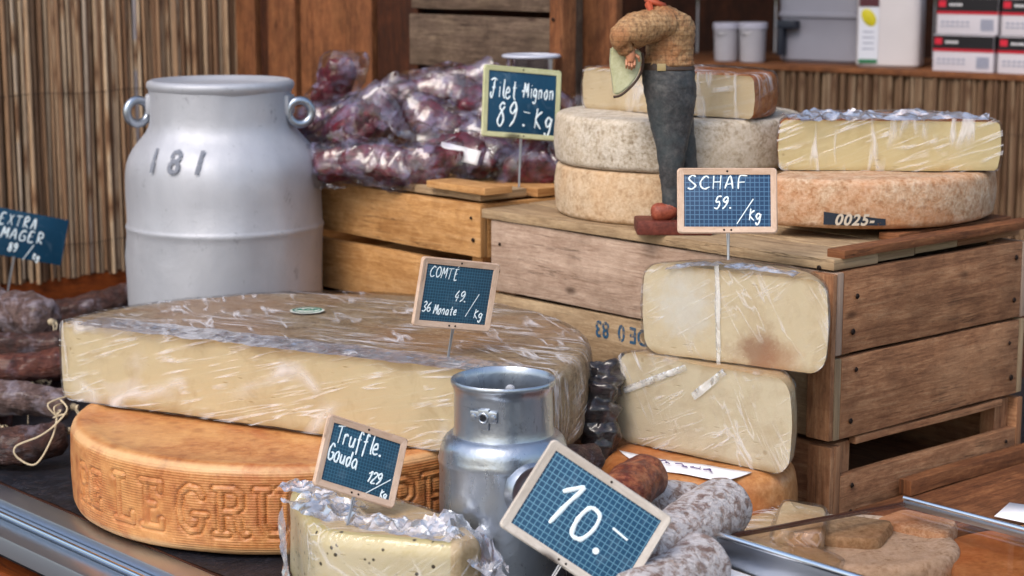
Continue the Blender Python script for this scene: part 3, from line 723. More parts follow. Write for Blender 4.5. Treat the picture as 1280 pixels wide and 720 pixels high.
def crumple(root,pts,w,amp,seed=0,name='wrap_fold',mt='crump',up=Vector((0,0,1)),rows=15,hgt=.006,step=.0038):
    """a strip of bunched-up film following pts (local coordinates of root)"""
    P=catmull(pts,14); Ls=[0]
    for a,b in zip(P,P[1:]): Ls.append(Ls[-1]+(b-a).length)
    n=max(8,int(Ls[-1]/step)); bm=newbm(); gr=[]
    def at(s):
        for i in range(len(P)-1):
            if Ls[i+1]>=s: 
                t=(s-Ls[i])/max(1e-9,Ls[i+1]-Ls[i]); return P[i].lerp(P[i+1],t),(P[i+1]-P[i]).normalized()
        return P[-1],(P[-1]-P[-2]).normalized()
    for i in range(n+1):
        p,t=at(Ls[-1]*i/n); sd=t.cross(up).normalized(); row=[]
        for j in range(rows+1):
            u=j/rows*2-1; wob=1+.35*noise.noise(Vector((i*.12,seed,3)))
            q=p+sd*u*w*wob
            k=1-abs(noise.noise(q*38+Vector((seed,0,0))))*2+.5*(1-2*abs(noise.noise(q*85+Vector((0,seed,0)))))-.5
            q=q+up*(hgt*(1-u*u)*(.4+k*.9)+amp*(k-.3)*.5)+sd*amp*noise.noise(q*50+Vector((0,0,seed)))*1.3
            row.append(bm.verts.new(q))
        gr.append(row)
    rd=random.Random(seed)
    for i in range(n):
        for j in range(rows):
            q4=(gr[i][j],gr[i+1][j],gr[i+1][j+1],gr[i][j+1])
            if rd.random()<.5: bm.faces.new(q4[:3]); bm.faces.new((q4[0],q4[2],q4[3]))
            else: bm.faces.new((q4[0],q4[1],q4[3])); bm.faces.new(q4[1:])
    return link(name,bm,M[mt],root,ang=28,recalc=False)
# 1. big orange wheel with embossed letters
def letter_sdf(text_strokes,u,v):
    best=9
    for a,b in text_strokes:
        ab=(b[0]-a[0],b[1]-a[1]); ap=(u-a[0],v-a[1]); L=ab[0]**2+ab[1]**2
        t=max(0,min(1,(ap[0]*ab[0]+ap[1]*ab[1])/L if L else 0)); d=math.hypot(ap[0]-ab[0]*t,ap[1]-ab[1]*t)
        if d<best: best=d
    return best
GL={'L':[[(.25,1),(.25,0)],[(.05,1),(.5,1)],[(.05,0),(.9,0),(.9,.2)]],
'E':[[(.25,1),(.25,0)],[(.05,1),(.85,1),(.85,.82)],[(.05,0),(.88,0),(.88,.18)],[(.25,.5),(.6,.5)]],
'G':[[(.88,.8),(.75,.96),(.45,1),(.2,.85),(.1,.5),(.2,.15),(.45,0),(.75,.05),(.85,.2),(.85,.4)],[(.6,.4),(1,.4)]],
'R':[[(.2,1),(.2,0)],[(.02,1),(.6,1),(.82,.88),(.82,.62),(.6,.5),(.2,.5)],[(.58,.5),(.74,.34),(.78,.1),(.9,0),(1,.02)],[(.02,0),(.4,0)]],
'U':[[(.18,1),(.18,.25),(.35,.02),(.65,.02),(.82,.25),(.82,1)],[(0,1),(.36,1)],[(.64,1),(1,1)]],
'Y':[[(.1,1),(.5,.5),(.9,1)],[(.5,.5),(.5,0)]]}
gr=thing('cheese_round','big orange-brown cheese wheel with embossed LE GRU lettering on its side','cheese',(-.27,2.33,0),0,'cheeses on the stall')
Rg=.2735; Hg=.105
strokes=[]
# angle measured along the visible front: u (metres along the arc, 0 = nearest point), letters go left to right
def addl(ch,u0,w,v0,h):
    for st in GL[ch]:
        for a,b in zip(st,st[1:]): strokes.append(((u0+a[0]*w,v0+a[1]*h),(u0+b[0]*w,v0+b[1]*h)))
for ch,u0,w in(('R',-.292,.026),('E',-.256,.024),('L',-.206,.036),('E',-.160,.034),('G',-.110,.038),('R',-.062,.038),('U',-.014,.040),('Y',.042,.038),('E',.09,.036),('R',.136,.038),('E',.182,.036)):
    addl(ch,u0,w,.026 if w>.03 else .03,.052 if w>.03 else .04)
sb_=sorted(strokes,key=lambda s:s[0][0])
bm=newbm(); segs=1300; prof=wheel_profile(Rg,Hg,.014,.001,.0035,8)
# denser side
side=[(Rg+.001*math.sin(math.pi*t/56),.014+(Hg-.028)*t/56) for t in range(1,56)]
i0=max(i for i,p in enumerate(prof) if p[1]<=.0141 and p[0]>Rg-.0005); i1=min(i for i,p in enumerate(prof) if p[1]>=Hg-.0141 and i>i0 and p[0]>Rg-.0005)
prof=prof[:i0+1]+side+prof[i1:]
lathe(bm,prof,segs)
for v in bm.verts:
    x,y,z=v.co; rr=math.hypot(x,y)
    if rr>Rg-.003:
        u=math.atan2(x,-y)*Rg
        if abs(u)<.45:
            d=9
            loc=[s for s in strokes if min(s[0][0],s[1][0])-.012<u<max(s[0][0],s[1][0])+.012]
            if loc: d=letter_sdf(loc,u,z)
            k=0
            if d<.012:
                k+= (-.0027*math.exp(-((d-.0044)/.0016)**2) + .0006*math.exp(-(d/.003)**2))*(.9+.3*noise.noise(Vector((u*30,z*30,4))))
            k+=.0005*noise.noise(Vector((u*60,z*60,1)))
            v.co.x*=1+k/rr; v.co.y*=1+k/rr
displace(bm,.0016,7,3)
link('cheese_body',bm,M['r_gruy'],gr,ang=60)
# 2. huge wrapped half wheel on top
nA=math.atan2(-.882,-.4715)
cm=cheese('half_cheese','huge half wheel of pale hard cheese in film, lying on the orange wheel',(-.254,2.258),.1065,.348,.098,.013,[M['r_comte'],M['c_comte']],nA,.0387,wrap=.0022,amp=.0016,seed=11,cut2=(math.atan2(-.22,-.975),.2825),cut3=(math.atan2(-.626,-.78),.1625))
n=Vector((-.4715,-.882,0)); dv=Vector((.882,-.4715,0))
crumple(cm,[n*.022+dv*t+Vector((0,0,.1005)) for t in(-.30,-.2,-.1,0,.1,.2,.32)],.030,.0016,4,hgt=.0026)
bm=newbm(); lathe(bm,[(0,.0006),(.021,.0006),(.0225,0)],40); 
o=link('round_label',bm,plain('green_white_label','d9dccf',.7),cm,label='oval white label with green print'); o.location=PZ(384,389,.2062)-Vector((-.254,2.258,.1065)); o.location.z=.1008
t_=text_obj('label_print','AOP',.014,cm,Matrix.Translation(o.location+Vector((0,-.004,.0010))),plain('green_ink','2b6a52',.8),.0006)
bm=newbm(); lathe(bm,[(.0165,.0009),(.0195,.0009)],40); r_=link('label_ring',bm,plain('green_ring','2f6f5a',.8),cm,recalc=False); r_.location=o.location
# 3. left stack of two
SL=(.225,2.59)
cheese('cheese_round','beige cheese wheel at the bottom of the left stack, on the stamped crate',SL,.3195,.165,.068,.008,[M['r_beige']],bulge=.002,seed=21)
cheese('cheese_round','speckled grey cheese wheel in the middle of the left stack',SL,.3885,.166,.066,.009,[M['r_grey']],bulge=.002,seed=22)
cheese('half_cheese','wrapped cut cheese with rusty rind, topmost of the left stack behind the figure',(.205,2.54),.4555,.142,.055,.009,[M['r_rusty'],M['c_beige']],math.atan2(-.733,-.68),.004,wrap=.0018,seed=23)
# 4. right stack
SRc=(.437,2.507); u_=math.atan2(.085,-.21)
rw=cheese('cheese_round','wide speckled wheel with a dark stamp, bottom of the right stack',SRc,.3285 if False else .3325,.192,.061,.010,[M['r_speck'],M['c_beige']],u_,.052,seed=31)
mk=thing('dummy','x','x'); bpy.data.objects.remove(mk)
# navy stamp band wrapped on the rind
bm=newbm(); Rr=.1945; a0=math.atan2(-1,-.0); 
def band(bm,a_s,a_e,z0,z1f,r):
    n=30; rows=[]
    for i in range(n+1):
        a=a_s+(a_e-a_s)*i/n; z1=z1f(i/n); rows.append([bm.verts.new((r*math.cos(a),r*math.sin(a),z)) for z in(z0,(z0+z1)/2,z1)])
    for i in range(n):
        for j in range(2): bm.faces.new((rows[i][j],rows[i+1][j],rows[i+1][j+1],rows[i][j+1]))
band(bm,R(-107),R(-85),.006,lambda t:.022-.008*t,Rr+.0012)
link('stamp',bm,M['stn'],rw)
STAMP=True
hw=cheese('half_cheese','pale yellow half wheel in creased film, on top of the right stack',(.475,2.415),.3945,.137,.063,.008,[M['r_rusty'],M['c_cream']],R(-94),.006,wrap=.002,seed=32)
crumple(hw,[(-.12,-.005,.064),(-.05,.01,.066),(.02,0,.065),(.08,.01,.066),(.125,.0,.064)],.022,.004,7,hgt=.006)
crumple(hw,[(-.125,.03,.064),(-.08,.05,.066),(-.02,.055,.065),(.06,.06,.066)],.018,.004,8,hgt=.007)
# 5. stack in front of crate
ob=cheese('cheese_round','small orange cheese wheel under the two white blocks',(.216,2.155),0,.113,.092,.022,[M['r_or']],seed=41)
A_n=math.atan2(-.751,-.66)
def chordpiece(label,cc,z,n_,half,off,h,er,mats,seed):
    nv=Vector((math.cos(n_),math.sin(n_),0)); r=math.sqrt(half*half+off*off); ctr_=Vector((cc[0],cc[1],0))+nv*off
    return cheese('cheese_block',label,(ctr_.x,ctr_.y),z,r,h,er,mats,n_,-off,wrap=.0017,seed=seed,wm='wrap2')
_n=math.atan2(-.843,-.537); _nv=Vector((math.cos(_n),math.sin(_n),0)); _rl=Vector((.250,2.139,.2045))+_nv*.03
class _R: location=_rl
def _pt(x,y): return tuple(facept(_R,(.250,2.139),_n,x,y,0))
def facept(root,plane_pt,n_,px,py,extra=.0025):
    nv=Vector((math.cos(n_),math.sin(n_),0)); d=ray(px,py); o=Vector((0,0,CH)); pp=Vector((plane_pt[0],plane_pt[1],0))+nv*extra
    t=(pp-o).dot(nv)/d.dot(nv); return o+d*t-Vector(root.location)
M['c_white_s']=paste('sheep_paste_stained','c8b697','d2c5a9','a08258',.106,.03,'9c7d52',.5,hs=26,stains=[(_pt(945,442),.036,'8a5a40',.7),(_pt(975,452),.03,'a06a48',.5),(_pt(855,380),.05,'d2cfc8',.7)])
ca=chordpiece('film-wrapped white cheese block, lower of the two, above the orange wheel',(.216,2.142),.0935,A_n,.121,.035,.109,.021,[M['r_cream'],M['c_white']],42)
cb=chordpiece('film-wrapped white cheese block with a rusty stain, top of the front pile',(.250,2.139),.2045,math.atan2(-.843,-.537),.114,.03,.106,.021,[M['r_cream'],M['c_white_s']],43)
# folded strips of film on their faces
def strip(root,p,q,w,seed):
    crumple(root,[p,Vector(p).lerp(Vector(q),.5),q],w,.0006,seed,hgt=.0012,up=Vector((-.6,-.78,.1)),rows=6,mt='foldm')
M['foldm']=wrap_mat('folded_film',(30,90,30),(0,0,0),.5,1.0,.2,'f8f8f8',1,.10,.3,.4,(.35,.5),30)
def onface(root,px,py,n_,extra=.003):
    """point of the cut plane seen at a pixel, in root's local frame"""
    nv=Vector((math.cos(n_),math.sin(n_),0)); 
    return nv,px,py
def facept(root,plane_pt,n_,px,py,extra=.0025):
    nv=Vector((math.cos(n_),math.sin(n_),0)); d=ray(px,py); o=Vector((0,0,CH)); pp=Vector((plane_pt[0],plane_pt[1],0))+nv*extra
    t=(pp-o).dot(nv)/d.dot(nv); return o+d*t-Vector(root.location)
fa=lambda x,y:facept(ca,(.216,2.142),A_n,x,y)
fb=lambda x,y:facept(cb,(.250,2.139),math.atan2(-.843,-.537),x,y)
strip(ca,fa(780,488),fa(858,459),.0038,1); strip(ca,fa(866,496),fa(906,464),.0045,2)
strip(cb,fb(896,330),fb(898,456),.0032,3)
for q_ in((835,338,905,333,4),(910,334,1000,346,5)): crumple(cb,[fb(q_[0],q_[1])+Vector((0,.004,.001)),fb((q_[0]+q_[2])/2,(q_[1]+q_[3])/2)+Vector((0,.01,.002)),fb(q_[2],q_[3])+Vector((0,.004,.001))],.012,.003,q_[4],hgt=.003)
# paper tag between block and orange wheel
pt=thing('paper_label','white paper label with violet scribbles lying on the small orange wheel','label')
bm=newbm(); pa=[PZ(774,562,.0945),PZ(940,590,.0945),PZ(905,602,.0938),PZ(800,582,.0938)]
pc=[p+Vector((0,0,.001)) for p in pa]; n_=14; rows=[]
for i in range(n_+1):
    row=[]
    for j in range(7):
        a=pc[0].lerp(pc[1],i/n_); b=pc[3].lerp(pc[2],i/n_); p=a.lerp(b,j/6); p.z=.0930+.002*noise.noise(p*25); row.append(bm.verts.new(p))
    rows.append(row)
for i in range(n_):
    for j in range(6): bm.faces.new((rows[i][j],rows[i+1][j],rows[i+1][j+1],rows[i][j+1]))
pp=link('paper',bm,M['paper'],pt,recalc=False); so=pp.modifiers.new('s','SOLIDIFY'); so.thickness=.0004
bm=newbm()
d1=(pc[1]-pc[0]).normalized(); 
for k in range(7):
    b=pc[0].lerp(pc[1],.3+k*.08)*.5+pc[3].lerp(pc[2],.3+k*.08)*.5; b.z=.0962
    tube(bm,[b+Vector((random.uniform(-.006,.006),random.uniform(-.006,.006),0)) for _ in range(4)],.0006,5)
link('scribble',bm,M['inkp'],pt)
# 6. speckled wedge in front
gz=.095
go=thing('cheese_wedge','film-wrapped yellow wedge with black truffle specks at the front edge','cheese',(-.15,1.9,0),0,'cheeses on the stall')
def slab(bm,pts,prof,amp,seed,cutmi=None,sub=6):
    """pts CCW; prof [(inset,z)]"""
    P=[]; tags=[]
    n=len(pts)
    for i in range(n):
        for k in range(sub): P.append(Vector(pts[i]).lerp(Vector(pts[(i+1)%n]),k/sub)); tags.append(i)
    # smooth corners
    for _ in range(2): P=[(P[i-1]+P[i]*2+P[(i+1)%len(P)])/4 for i in range(len(P))]
    N=[]
    for i in range(len(P)):
        t=(P[(i+1)%len(P)]-P[i-1]).normalized(); N.append(Vector((t.y,-t.x)))
    rings=[[bm.verts.new((P[i].x-N[i].x*ins,P[i].y-N[i].y*ins,z)) for i in range(len(P))] for ins,z in prof]
    m=len(P)
    for A,B in zip(rings,rings[1:]):
        for i in range(m):
            f=bm.faces.new((A[i],A[(i+1)%m],B[(i+1)%m],B[i]))
            if cutmi is not None and tags[i] in cutmi: f.material_index=1
    for rg in(rings[0],rings[-1]):
        c=sum((v.co for v in rg),Vector())/m; cv=bm.verts.new(c); 
        mid=[bm.verts.new(v.co.lerp(c,.5)) for v in rg]
        for i in range(m):
            bm.faces.new((rg[i],rg[(i+1)%m],mid[(i+1)%m],mid[i])); bm.faces.new((mid[i],mid[(i+1)%m],cv))
    bmesh.ops.recalc_face_normals(bm,faces=bm.faces)
    displace(bm,amp,14,seed)
gp=[(-.246,2.02),(-.198,1.848),(-.055,1.805),(-.028,1.832),(-.048,1.885),(-.10,1.955),(-.17,2.01)]
gp=[(x+.15,y-1.9) for x,y in gp]
pr=[(.004,0),(0,.006)]+[(0,.006+(gz-.02)*k/10) for k in range(1,11)]+[(.002,gz-.006),(.006,gz-.001),(.012,gz)]
bm=newbm(); slab(bm,gp,pr,.0015,5,{0,1},8); link('cheese_body',bm,[M['r_cream'],M['c_truffle']],go,ang=40)
pr2=[(-.002,.0),(-.003,.006)]+[(-.003,.006+(gz-.02)*k/10) for k in range(1,11)]+[(-.001,gz-.004),(.004,gz+.001),(.012,gz+.0025)]
bm=newbm(); slab(bm,gp,pr2,.002,6,None,8); link('plastic_wrap',bm,M['wrap2'],go,ang=60)
def gl(px,py,z): p=PZ(px,py,z); return (p.x+.15,p.y-1.9,z)
crumple(go,[gl(372,622,gz),gl(410,640,gz),gl(470,655,gz),gl(530,664,gz),gl(575,672,gz)],.022,.006,21,hgt=.008)
crumple(go,[gl(365,605,gz),gl(400,618,gz),gl(450,640,gz)],.02,.006,22,hgt=.006)
crumple(go,[gl(352,640,.085),gl(356,690,.05),gl(360,740,.02)],.018,.004,25,hgt=.003,up=Vector((-.95,-.2,.1)).normalized())
crumple(go,[gl(540,655,gz),gl(575,668,gz-.004),gl(600,690,gz-.02),gl(625,718,gz-.04)],.027,.010,23,hgt=.012)
crumple(go,[gl(575,668,gz-.01),gl(600,700,gz-.03),gl(610,730,gz-.05)],.03,.011,24,hgt=.008)
# ------------------------------------------------------------------ milk cans
def ringh(bm,c,r1,r2,M4,seg=24):
    pts=[M4@Vector((r1*math.cos(2*math.pi*i/seg),r1*math.sin(2*math.pi*i/seg),0)) for i in range(seg)]
    tube(bm,pts,r2,10,closed=True)
mc=thing('milk_can','large dented aluminium milk can stencilled 181, in front of the reeds','milk can',PY(284.5,440,2.85).xy.to_3d(),0)
mc.location.z=0
rb=.1445; pf=[(0,0),(rb-.01,0),(rb-.003,.004),(rb,.012)]+[(rb,.012+.24*k/8) for k in range(1,9)]+[(rb+.0012,.262),(rb+.0024,.265),(rb+.0012,.268),(rb,.272),(rb-.0002,.31),(.1440,.330),(.1432,.345),(.1412,.357),(.1372,.368),(.1312,.378),(.1240,.387),(.1168,.395),(.1105,.403),(.1065,.411),(.1045,.42),(.1038,.43),(.1035,.455),(.104,.466)]
bm=newbm(); lathe(bm,pf,160); 
displace(bm,.0034,7,2); displace(bm,.0010,22,4)
link('body',bm,M['alu'],mc,ang=50)
bm=newbm(); lathe(bm,[(.103,.462),(.1065,.467),(.1085,.471),(.1085,.475),(.107,.478),(.102,.4805),(.096,.479),(.091,.475),(.05,.474),(0,.476)],120); link('lid',bm,M['alu'],mc,ang=40)
for sgn,ang in((-1,188),(1,-12)):
    a=R(ang); d=Vector((math.cos(a),math.sin(a),0)); s_=Vector((-d.y,d.x,0))
    bm=newbm(); b0=d*.104+Vector((0,0,.445))
    box(bm,(0,0,0),(.012,.032,.03),M=frame_mat(b0,d,s_,Vector((0,0,1))),bev=.004)
    lug=link('handle_lug',bm,M['alu'],mc)
    bm=newbm(); ringh(bm,None,.0175,.0064,frame_mat(d*.122+Vector((0,0,.434)),(d*.85+s_*.5).normalized(),Vector((0,0,1)),(s_*.85-d*.5).normalized())); link('handle_ring',bm,M['alu2'],mc)
# stencil digits wrapped on the shoulder
def wrap_text(root,name,txt,size,z,u0,rfun,mt,bold=.0008,sx=1,spacing=1.15,lift=.0012,flip=False):
    o=text_obj(name,txt,size,root,Matrix.Identity(4),mt,bold,sx,spacing,0)
    bmx=bmesh.new(); bmx.from_mesh(o.data)
    bmesh.ops.subdivide_edges(bmx,edges=[e for e in bmx.edges if e.calc_length()>.006],cuts=3,use_grid_fill=False)
    bmesh.ops.triangulate(bmx,faces=bmx.faces)
    for v in bmx.verts:
        v.co.x+=v.co.y*.25
        zz=z+v.co.y*(1); r=rfun(zz)+lift; a=(u0+v.co.x)/r
        v.co=Vector((r*math.sin(a),-r*math.cos(a),zz))
    bmx.to_mesh(o.data); bmx.free(); return o
def rcan(z):
    for (r1,z1),(r2,z2) in zip(pf[3:],pf[4:]):
        if z1<=z<=z2: return r1+(r2-r1)*(z-z1)/max(1e-9,z2-z1)
    return rb
for ch_,u_c in(('1',-.092),('8',-.054),('1',-.016)): wrap_text(mc,'stencil_digit',ch_,.046,.356,u_c,rcan,M['stk'],.0010,.9,1,.0032)
wrap_text(rw,'stamp_print','0025-',.019,.0065,-.0215,lambda z:Rr+.0012,plain('pale_stamp_print','b8ab9a',.9),.0006,.95,1.15,.0008)
# small can
sc_=thing('milk_can','small open aluminium milk can with a riveted neck, in front of the wrapped half wheel','milk can',(-.0088,1.955,0),0)
r0=.0672; p_=[(0,.002),(r0-.006,0),(r0-.001,.004),(r0,.012)]+[(r0,.012+.125*k/7) for k in range(1,8)]+[(r0+.001,.141),(r0+.0015,.145),(r0+.0005,.149)]
for k in range(1,10):
    a=k/9*math.pi/2; p_.append((.0535+(r0-.0535)*math.cos(a),.149+.022*math.sin(a)))
p_+=[(.0522,.176),(.052,.182),(.052,.213),(.0525,.219),(.0545,.222),(.0556,.2245),(.0556,.2275),(.0545,.2293),(.053,.2293),(.0515,.2265),(.0505,.222),(.0503,.18),(.055,.165),(.063,.14),(.063,.01),(0,.008)]
bm=newbm(); lathe(bm,p_,140); displace(bm,.0010,14,9); displace(bm,.0003,60,4); link('body',bm,M['alu2'],sc_,ang=50)
def lug(ang,z,r):
    a=R(ang); d=Vector((math.cos(a),math.sin(a),0)); s_=Vector((-d.y,d.x,0)); Z=Vector((0,0,1))
    bm=newbm(); box(bm,(0,0,0),(.004,.030,.012),M=frame_mat(d*(r+.001)+Z*z,d,s_,Z),bev=.0018); box(bm,(0,0,0),(.0038,.012,.022),M=frame_mat(d*(r+.0012)+Z*(z-.003),d,s_,Z),bev=.0018)
    l=link('handle_lug',bm,M['alu2'],sc_)
    for o_ in(-.011,.011):
        b=newbm(); lathe(b,[(0,.002),(.0026,.0015),(.0036,0)],14,M=frame_mat(d*(r+.003)+s_*o_+Z*z,s_,Z,d)); link('rivet',b,M['alu2'],l)
    b=newbm(); lathe(b,[(0,.0),(.0042,.0002)],16,M=frame_mat(d*(r+.0034)+Z*(z-.001),s_,Z,d)); link('hole',b,M['black'],l)
    b=newbm(); ringh(b,None,.0048,.0013,frame_mat(d*(r+.0032)+Z*(z-.001),s_,Z,d)); link('hole_rim',b,M['alu2'],l)
lug(-112,.199,.052)
for o_ in(8,):
    a=R(82); b=newbm(); d=Vector((math.cos(a),math.sin(a),0)); lathe(b,[(0,-.004),(.004,-.003),(.0055,0)],14,M=frame_mat(d*.0500+Vector((0,0,.205)),Vector((-d.y,d.x,0)),Vector((0,0,1)),d)); link('inner_rivet',b,M['alu'],sc_)
a=R(-63); d=Vector((math.cos(a),math.sin(a),0)); s_=Vector((-d.y,d.x,0)); Z=Vector((0,0,1))
bm=newbm(); lathe(bm,[(0,.0055),(.015,.0052),(.021,.004),(.0245,.0065),(.027,.0065),(.030,.001),(.031,-.004)],48,M=frame_mat(d*(r0-.0010)+Z*.124,s_,Z,d)); link('round_boss',bm,M['alu2'],sc_,ang=50)
# ------------------------------------------------------------------ carved figure of a man
fg=thing('carved_figurine','painted carved figurine of a man in brown shirt holding a pale cheese','figurine',(.196,2.385,.3195),0)
def skin(name,root,chain,edges,mat_,sub=2,amp=.0,seed=0,fold=0):
    me=bpy.data.meshes.new(name); me.from_pydata([c[0] for c in chain],edges,[]); o=bpy.data.objects.new(name,me); COL.objects.link(o)
    m=o.modifiers.new('skin','SKIN'); m.use_smooth_shade=True
    for i,c in enumerate(chain):
        r=c[1]; me.skin_vertices[0].data[i].radius=(r,r) if not isinstance(r,tuple) else r
        me.skin_vertices[0].data[i].use_root=(i==0)
    s=o.modifiers.new('sub','SUBSURF'); s.levels=sub; s.render_levels=sub
    dg=bpy.context.evaluated_depsgraph_get(); dg.update(); m2=bpy.data.meshes.new_from_object(o.evaluated_get(dg)); bpy.data.objects.remove(o)
    bmx=bmesh.new(); bmx.from_mesh(m2)
    if fold:
        bmx.normal_update()
        for v in bmx.verts: v.co+=v.normal*(fold*(abs(noise.noise(Vector((v.co.x*70,v.co.y*70,v.co.z*120+seed))))-.25)+fold*.5*noise.noise(v.co*160))
    o=link(name,bmx,mat_,root,ang=80,recalc=False); return o
def f(px,py,y=0): return ((px-835)/1003,y,(292-py)/1003)
m_shirt=rind('painted_shirt',[(.3,'6a482c'),(.5,'a58058'),(.7,'c2a27a')],'4a2c18',90,.6,.8,big=30,bigcol='9a5a30',bigamt=.5)
_n=m_shirt.node_tree; _b=_n.nodes['Principled BSDF']; _src=_b.inputs['Base Color'].links[0].from_socket
_tc=_n.nodes.new('ShaderNodeTexCoord'); _sx=_n.nodes.new('ShaderNodeSeparateXYZ'); _n.links.new(_tc.outputs['Object'],_sx.inputs[0])
def _ln(o,add,per):
    a=_n.nodes.new('ShaderNodeMath'); a.operation='ADD'; _n.links.new(o,a.inputs[0]); 
    if add is None: a.inputs[1].default_value=3
    else: _n.links.new(add,a.inputs[1])
    d=_n.nodes.new('ShaderNodeMath'); d.operation='PINGPONG'; _n.links.new(a.outputs[0],d.inputs[0]); d.inputs[1].default_value=per
    l=_n.nodes.new('ShaderNodeMath'); l.operation='LESS_THAN'; _n.links.new(d.outputs[0],l.inputs[0]); l.inputs[1].default_value=per*.26; return l.outputs[0]
_mx=_n.nodes.new('ShaderNodeMath'); _mx.operation='ADD'; _n.links.new(_ln(_sx.outputs[0],_sx.outputs[1],.0038),_mx.inputs[0]); _n.links.new(_ln(_sx.outputs[2],None,.003),_mx.inputs[1])
_ml=_n.nodes.new('ShaderNodeMath'); _ml.operation='MULTIPLY'; _n.links.new(_mx.outputs[0],_ml.inputs[0]); _ml.inputs[1].default_value=.2
_cm=_n.nodes.new('ShaderNodeMix'); _cm.data_type='RGBA'; _n.links.new(_ml.outputs[0],_cm.inputs[0]); _n.links.new(_src,_cm.inputs[6]); _cm.inputs[7].default_value=lin('4a3020'); _n.links.new(_cm.outputs[2],_b.inputs['Base Color'])
m_trous=rind('painted_trousers',[(.3,'1e1c1e'),(.5,'3c3c3e'),(.7,'5c5a58')],None,50,.5,.4,big=28,bigcol='303c40',bigamt=.5)
m_shoe=rind('painted_shoe',[(.3,'5a2418'),(.5,'8c4430'),(.7,'a85c44')],None,60,.5,.4)
m_skin=plain('painted_skin','b87a58',.5,var=.15); m_scarf=plain('painted_scarf','a84a2c',.6,var=.3); m_hair=plain('painted_hair','3a2416',.6,bump=.5,bscale=300)
m_bag=rind('painted_cheese',[(.3,'8c8c68'),(.5,'b3b28e'),(.7,'c6c6a6')],None,30,.55,.3,big=20,bigcol='9aa07c',bigamt=.4)
# trousers and shirt, lofted from elliptical sections (px, py, half width, half depth, y offset)
def loft(bm,secs,seg=40):
    P=[Vector((f(a,b)[0],yo,f(a,b)[2])) for a,b,rx,ry,yo in secs]; rx=[q[2] for q in secs]; ry=[q[3] for q in secs]
    C_=catmull(P,6); RX=[v.x for v in catmull([Vector((q,0,0)) for q in rx],6)]; RY=[v.x for v in catmull([Vector((q,0,0)) for q in ry],6)]
    rg=[[bm.verts.new(c+Vector((RX[k]*math.cos(2*math.pi*m/seg),RY[k]*math.sin(2*math.pi*m/seg),0))) for m in range(seg)] for k,c in enumerate(C_)]
    for A,B in zip(rg,rg[1:]):
        for m in range(seg): bm.faces.new((A[m],A[(m+1)%seg],B[(m+1)%seg],B[m]))
    bm.faces.new(rg[0]); bm.faces.new(rg[-1][::-1])
def folds(bm,amp,sd,sx=45,sz=110,tilt=.5):
    bmesh.ops.recalc_face_normals(bm,faces=bm.faces); bm.normal_update()
    for v in bm.verts:
        c=v.co; w=1-2.2*abs(noise.noise(Vector((c.x*sx+c.z*sx*tilt,c.y*sx,c.z*sz-c.x*sz*tilt+sd))))
        v.co+=v.normal*amp*(w+.4*noise.noise(c*150))
bm=newbm()
loft(bm,[(831,81,.0300,.021,0),(832,92,.0325,.023,0),(834,108,.0325,.025,0),(836,128,.0305,.024,-.001),(836,155,.0255,.019,-.004),(837,185,.0185,.015,-.008),(837,212,.0150,.013,-.009),(838,236,.0125,.0115,-.006),(838,259,.0105,.0105,-.006)])
loft(bm,[(845,120,.020,.016,.010),(848,155,.018,.015,.012),(853,185,.0160,.014,.015),(858,215,.0135,.013,.017),(861,240,.012,.011,.016),(864,259,.011,.011,.016)])
folds(bm,.0011,3); link('trousers',bm,m_trous,fg,ang=80)
bm=newbm(); loft(bm,[(831,79.5,.0312,.0222,0),(831,81,.0318,.0228,0),(832,87,.0335,.0238,0),(832,88.5,.0325,.023,0)]); link('belt',bm,plain('dark_belt','3a2a20',.5),fg)
bm=newbm(); box(bm,(f(822,84)[0],-.0228,f(822,84)[2]),(.011,.003,.009),bev=.0015); link('buckle',bm,plain('painted_buckle','a89468',.4),fg)
bm=newbm()
loft(bm,[(832,82,.0308,.0222,0),(833,72,.0285,.022,0),(834,56,.0285,.0225,0),(834,40,.0295,.024,0),(832,28,.0285,.024,0),(827,19,.023,.021,0),(819,11,.013,.013,0)])
tube(bm,catmull([f(834,30,-.014),f(812,33,-.024),f(790,38,-.032),f(774,46,-.036),f(777,58,-.034),f(782,66,-.033)],6),[.014+.006*math.sin(min(1,k/12)*math.pi/2) if k<14 else .020-.0008*(k-13) for k in range(31)],26)
tube(bm,catmull([f(832,30,.014),f(812,36,.026),f(796,46,.030),f(786,58,.026)],6),[.015,.0165,.0175,.018,.018,.0175,.017,.0165,.016,.0155,.015,.0145,.014,.0135,.013,.0125,.012,.0115,.011],24)
folds(bm,.0020,9,60,120,.8); link('shirt',bm,m_shirt,fg,ang=80)
# head with face, above
skin('head',fg,[(f(814,10),.009),(f(810,-2),.010),(f(805,-14),.017),(f(803,-28),.018),(f(804,-38),.012),(f(788,-18),.0035)],[(0,1),(1,2),(2,3),(3,4),(2,5)],m_skin,2)
bm=newbm(); lathe(bm,[(.019,-.002),(.0215,.006),(.019,.018),(.010,.026),(0,.028)],32,M=Matrix.Translation(f(806,-24))@Matrix.Rotation(R(18),4,'Y')); lathe(bm,[(.018,.0),(.030,-.002),(.031,0),(.018,.003)],32,M=Matrix.Translation(f(805,-26))@Matrix.Rotation(R(18),4,'Y')); link('hat',bm,m_hair,fg)
for yy in(-.007,.007):
    b=newbm(); lathe(b,[(0,-.0016),(.0015,-.0008),(.0018,0),(.0015,.0008),(0,.0016)],10,M=Matrix.Translation(Vector(f(788,-23))+Vector((0,yy,0)))); link('eye',b,M['black'],fg)
    b=newbm(); lathe(b,[(0,-.004),(.003,-.002),(.0035,0),(.003,.003),(0,.004)],10,M=Matrix.Translation(Vector(f(807,-18))+Vector((0,yy*2.4,0)))); link('ear',b,m_skin,fg)
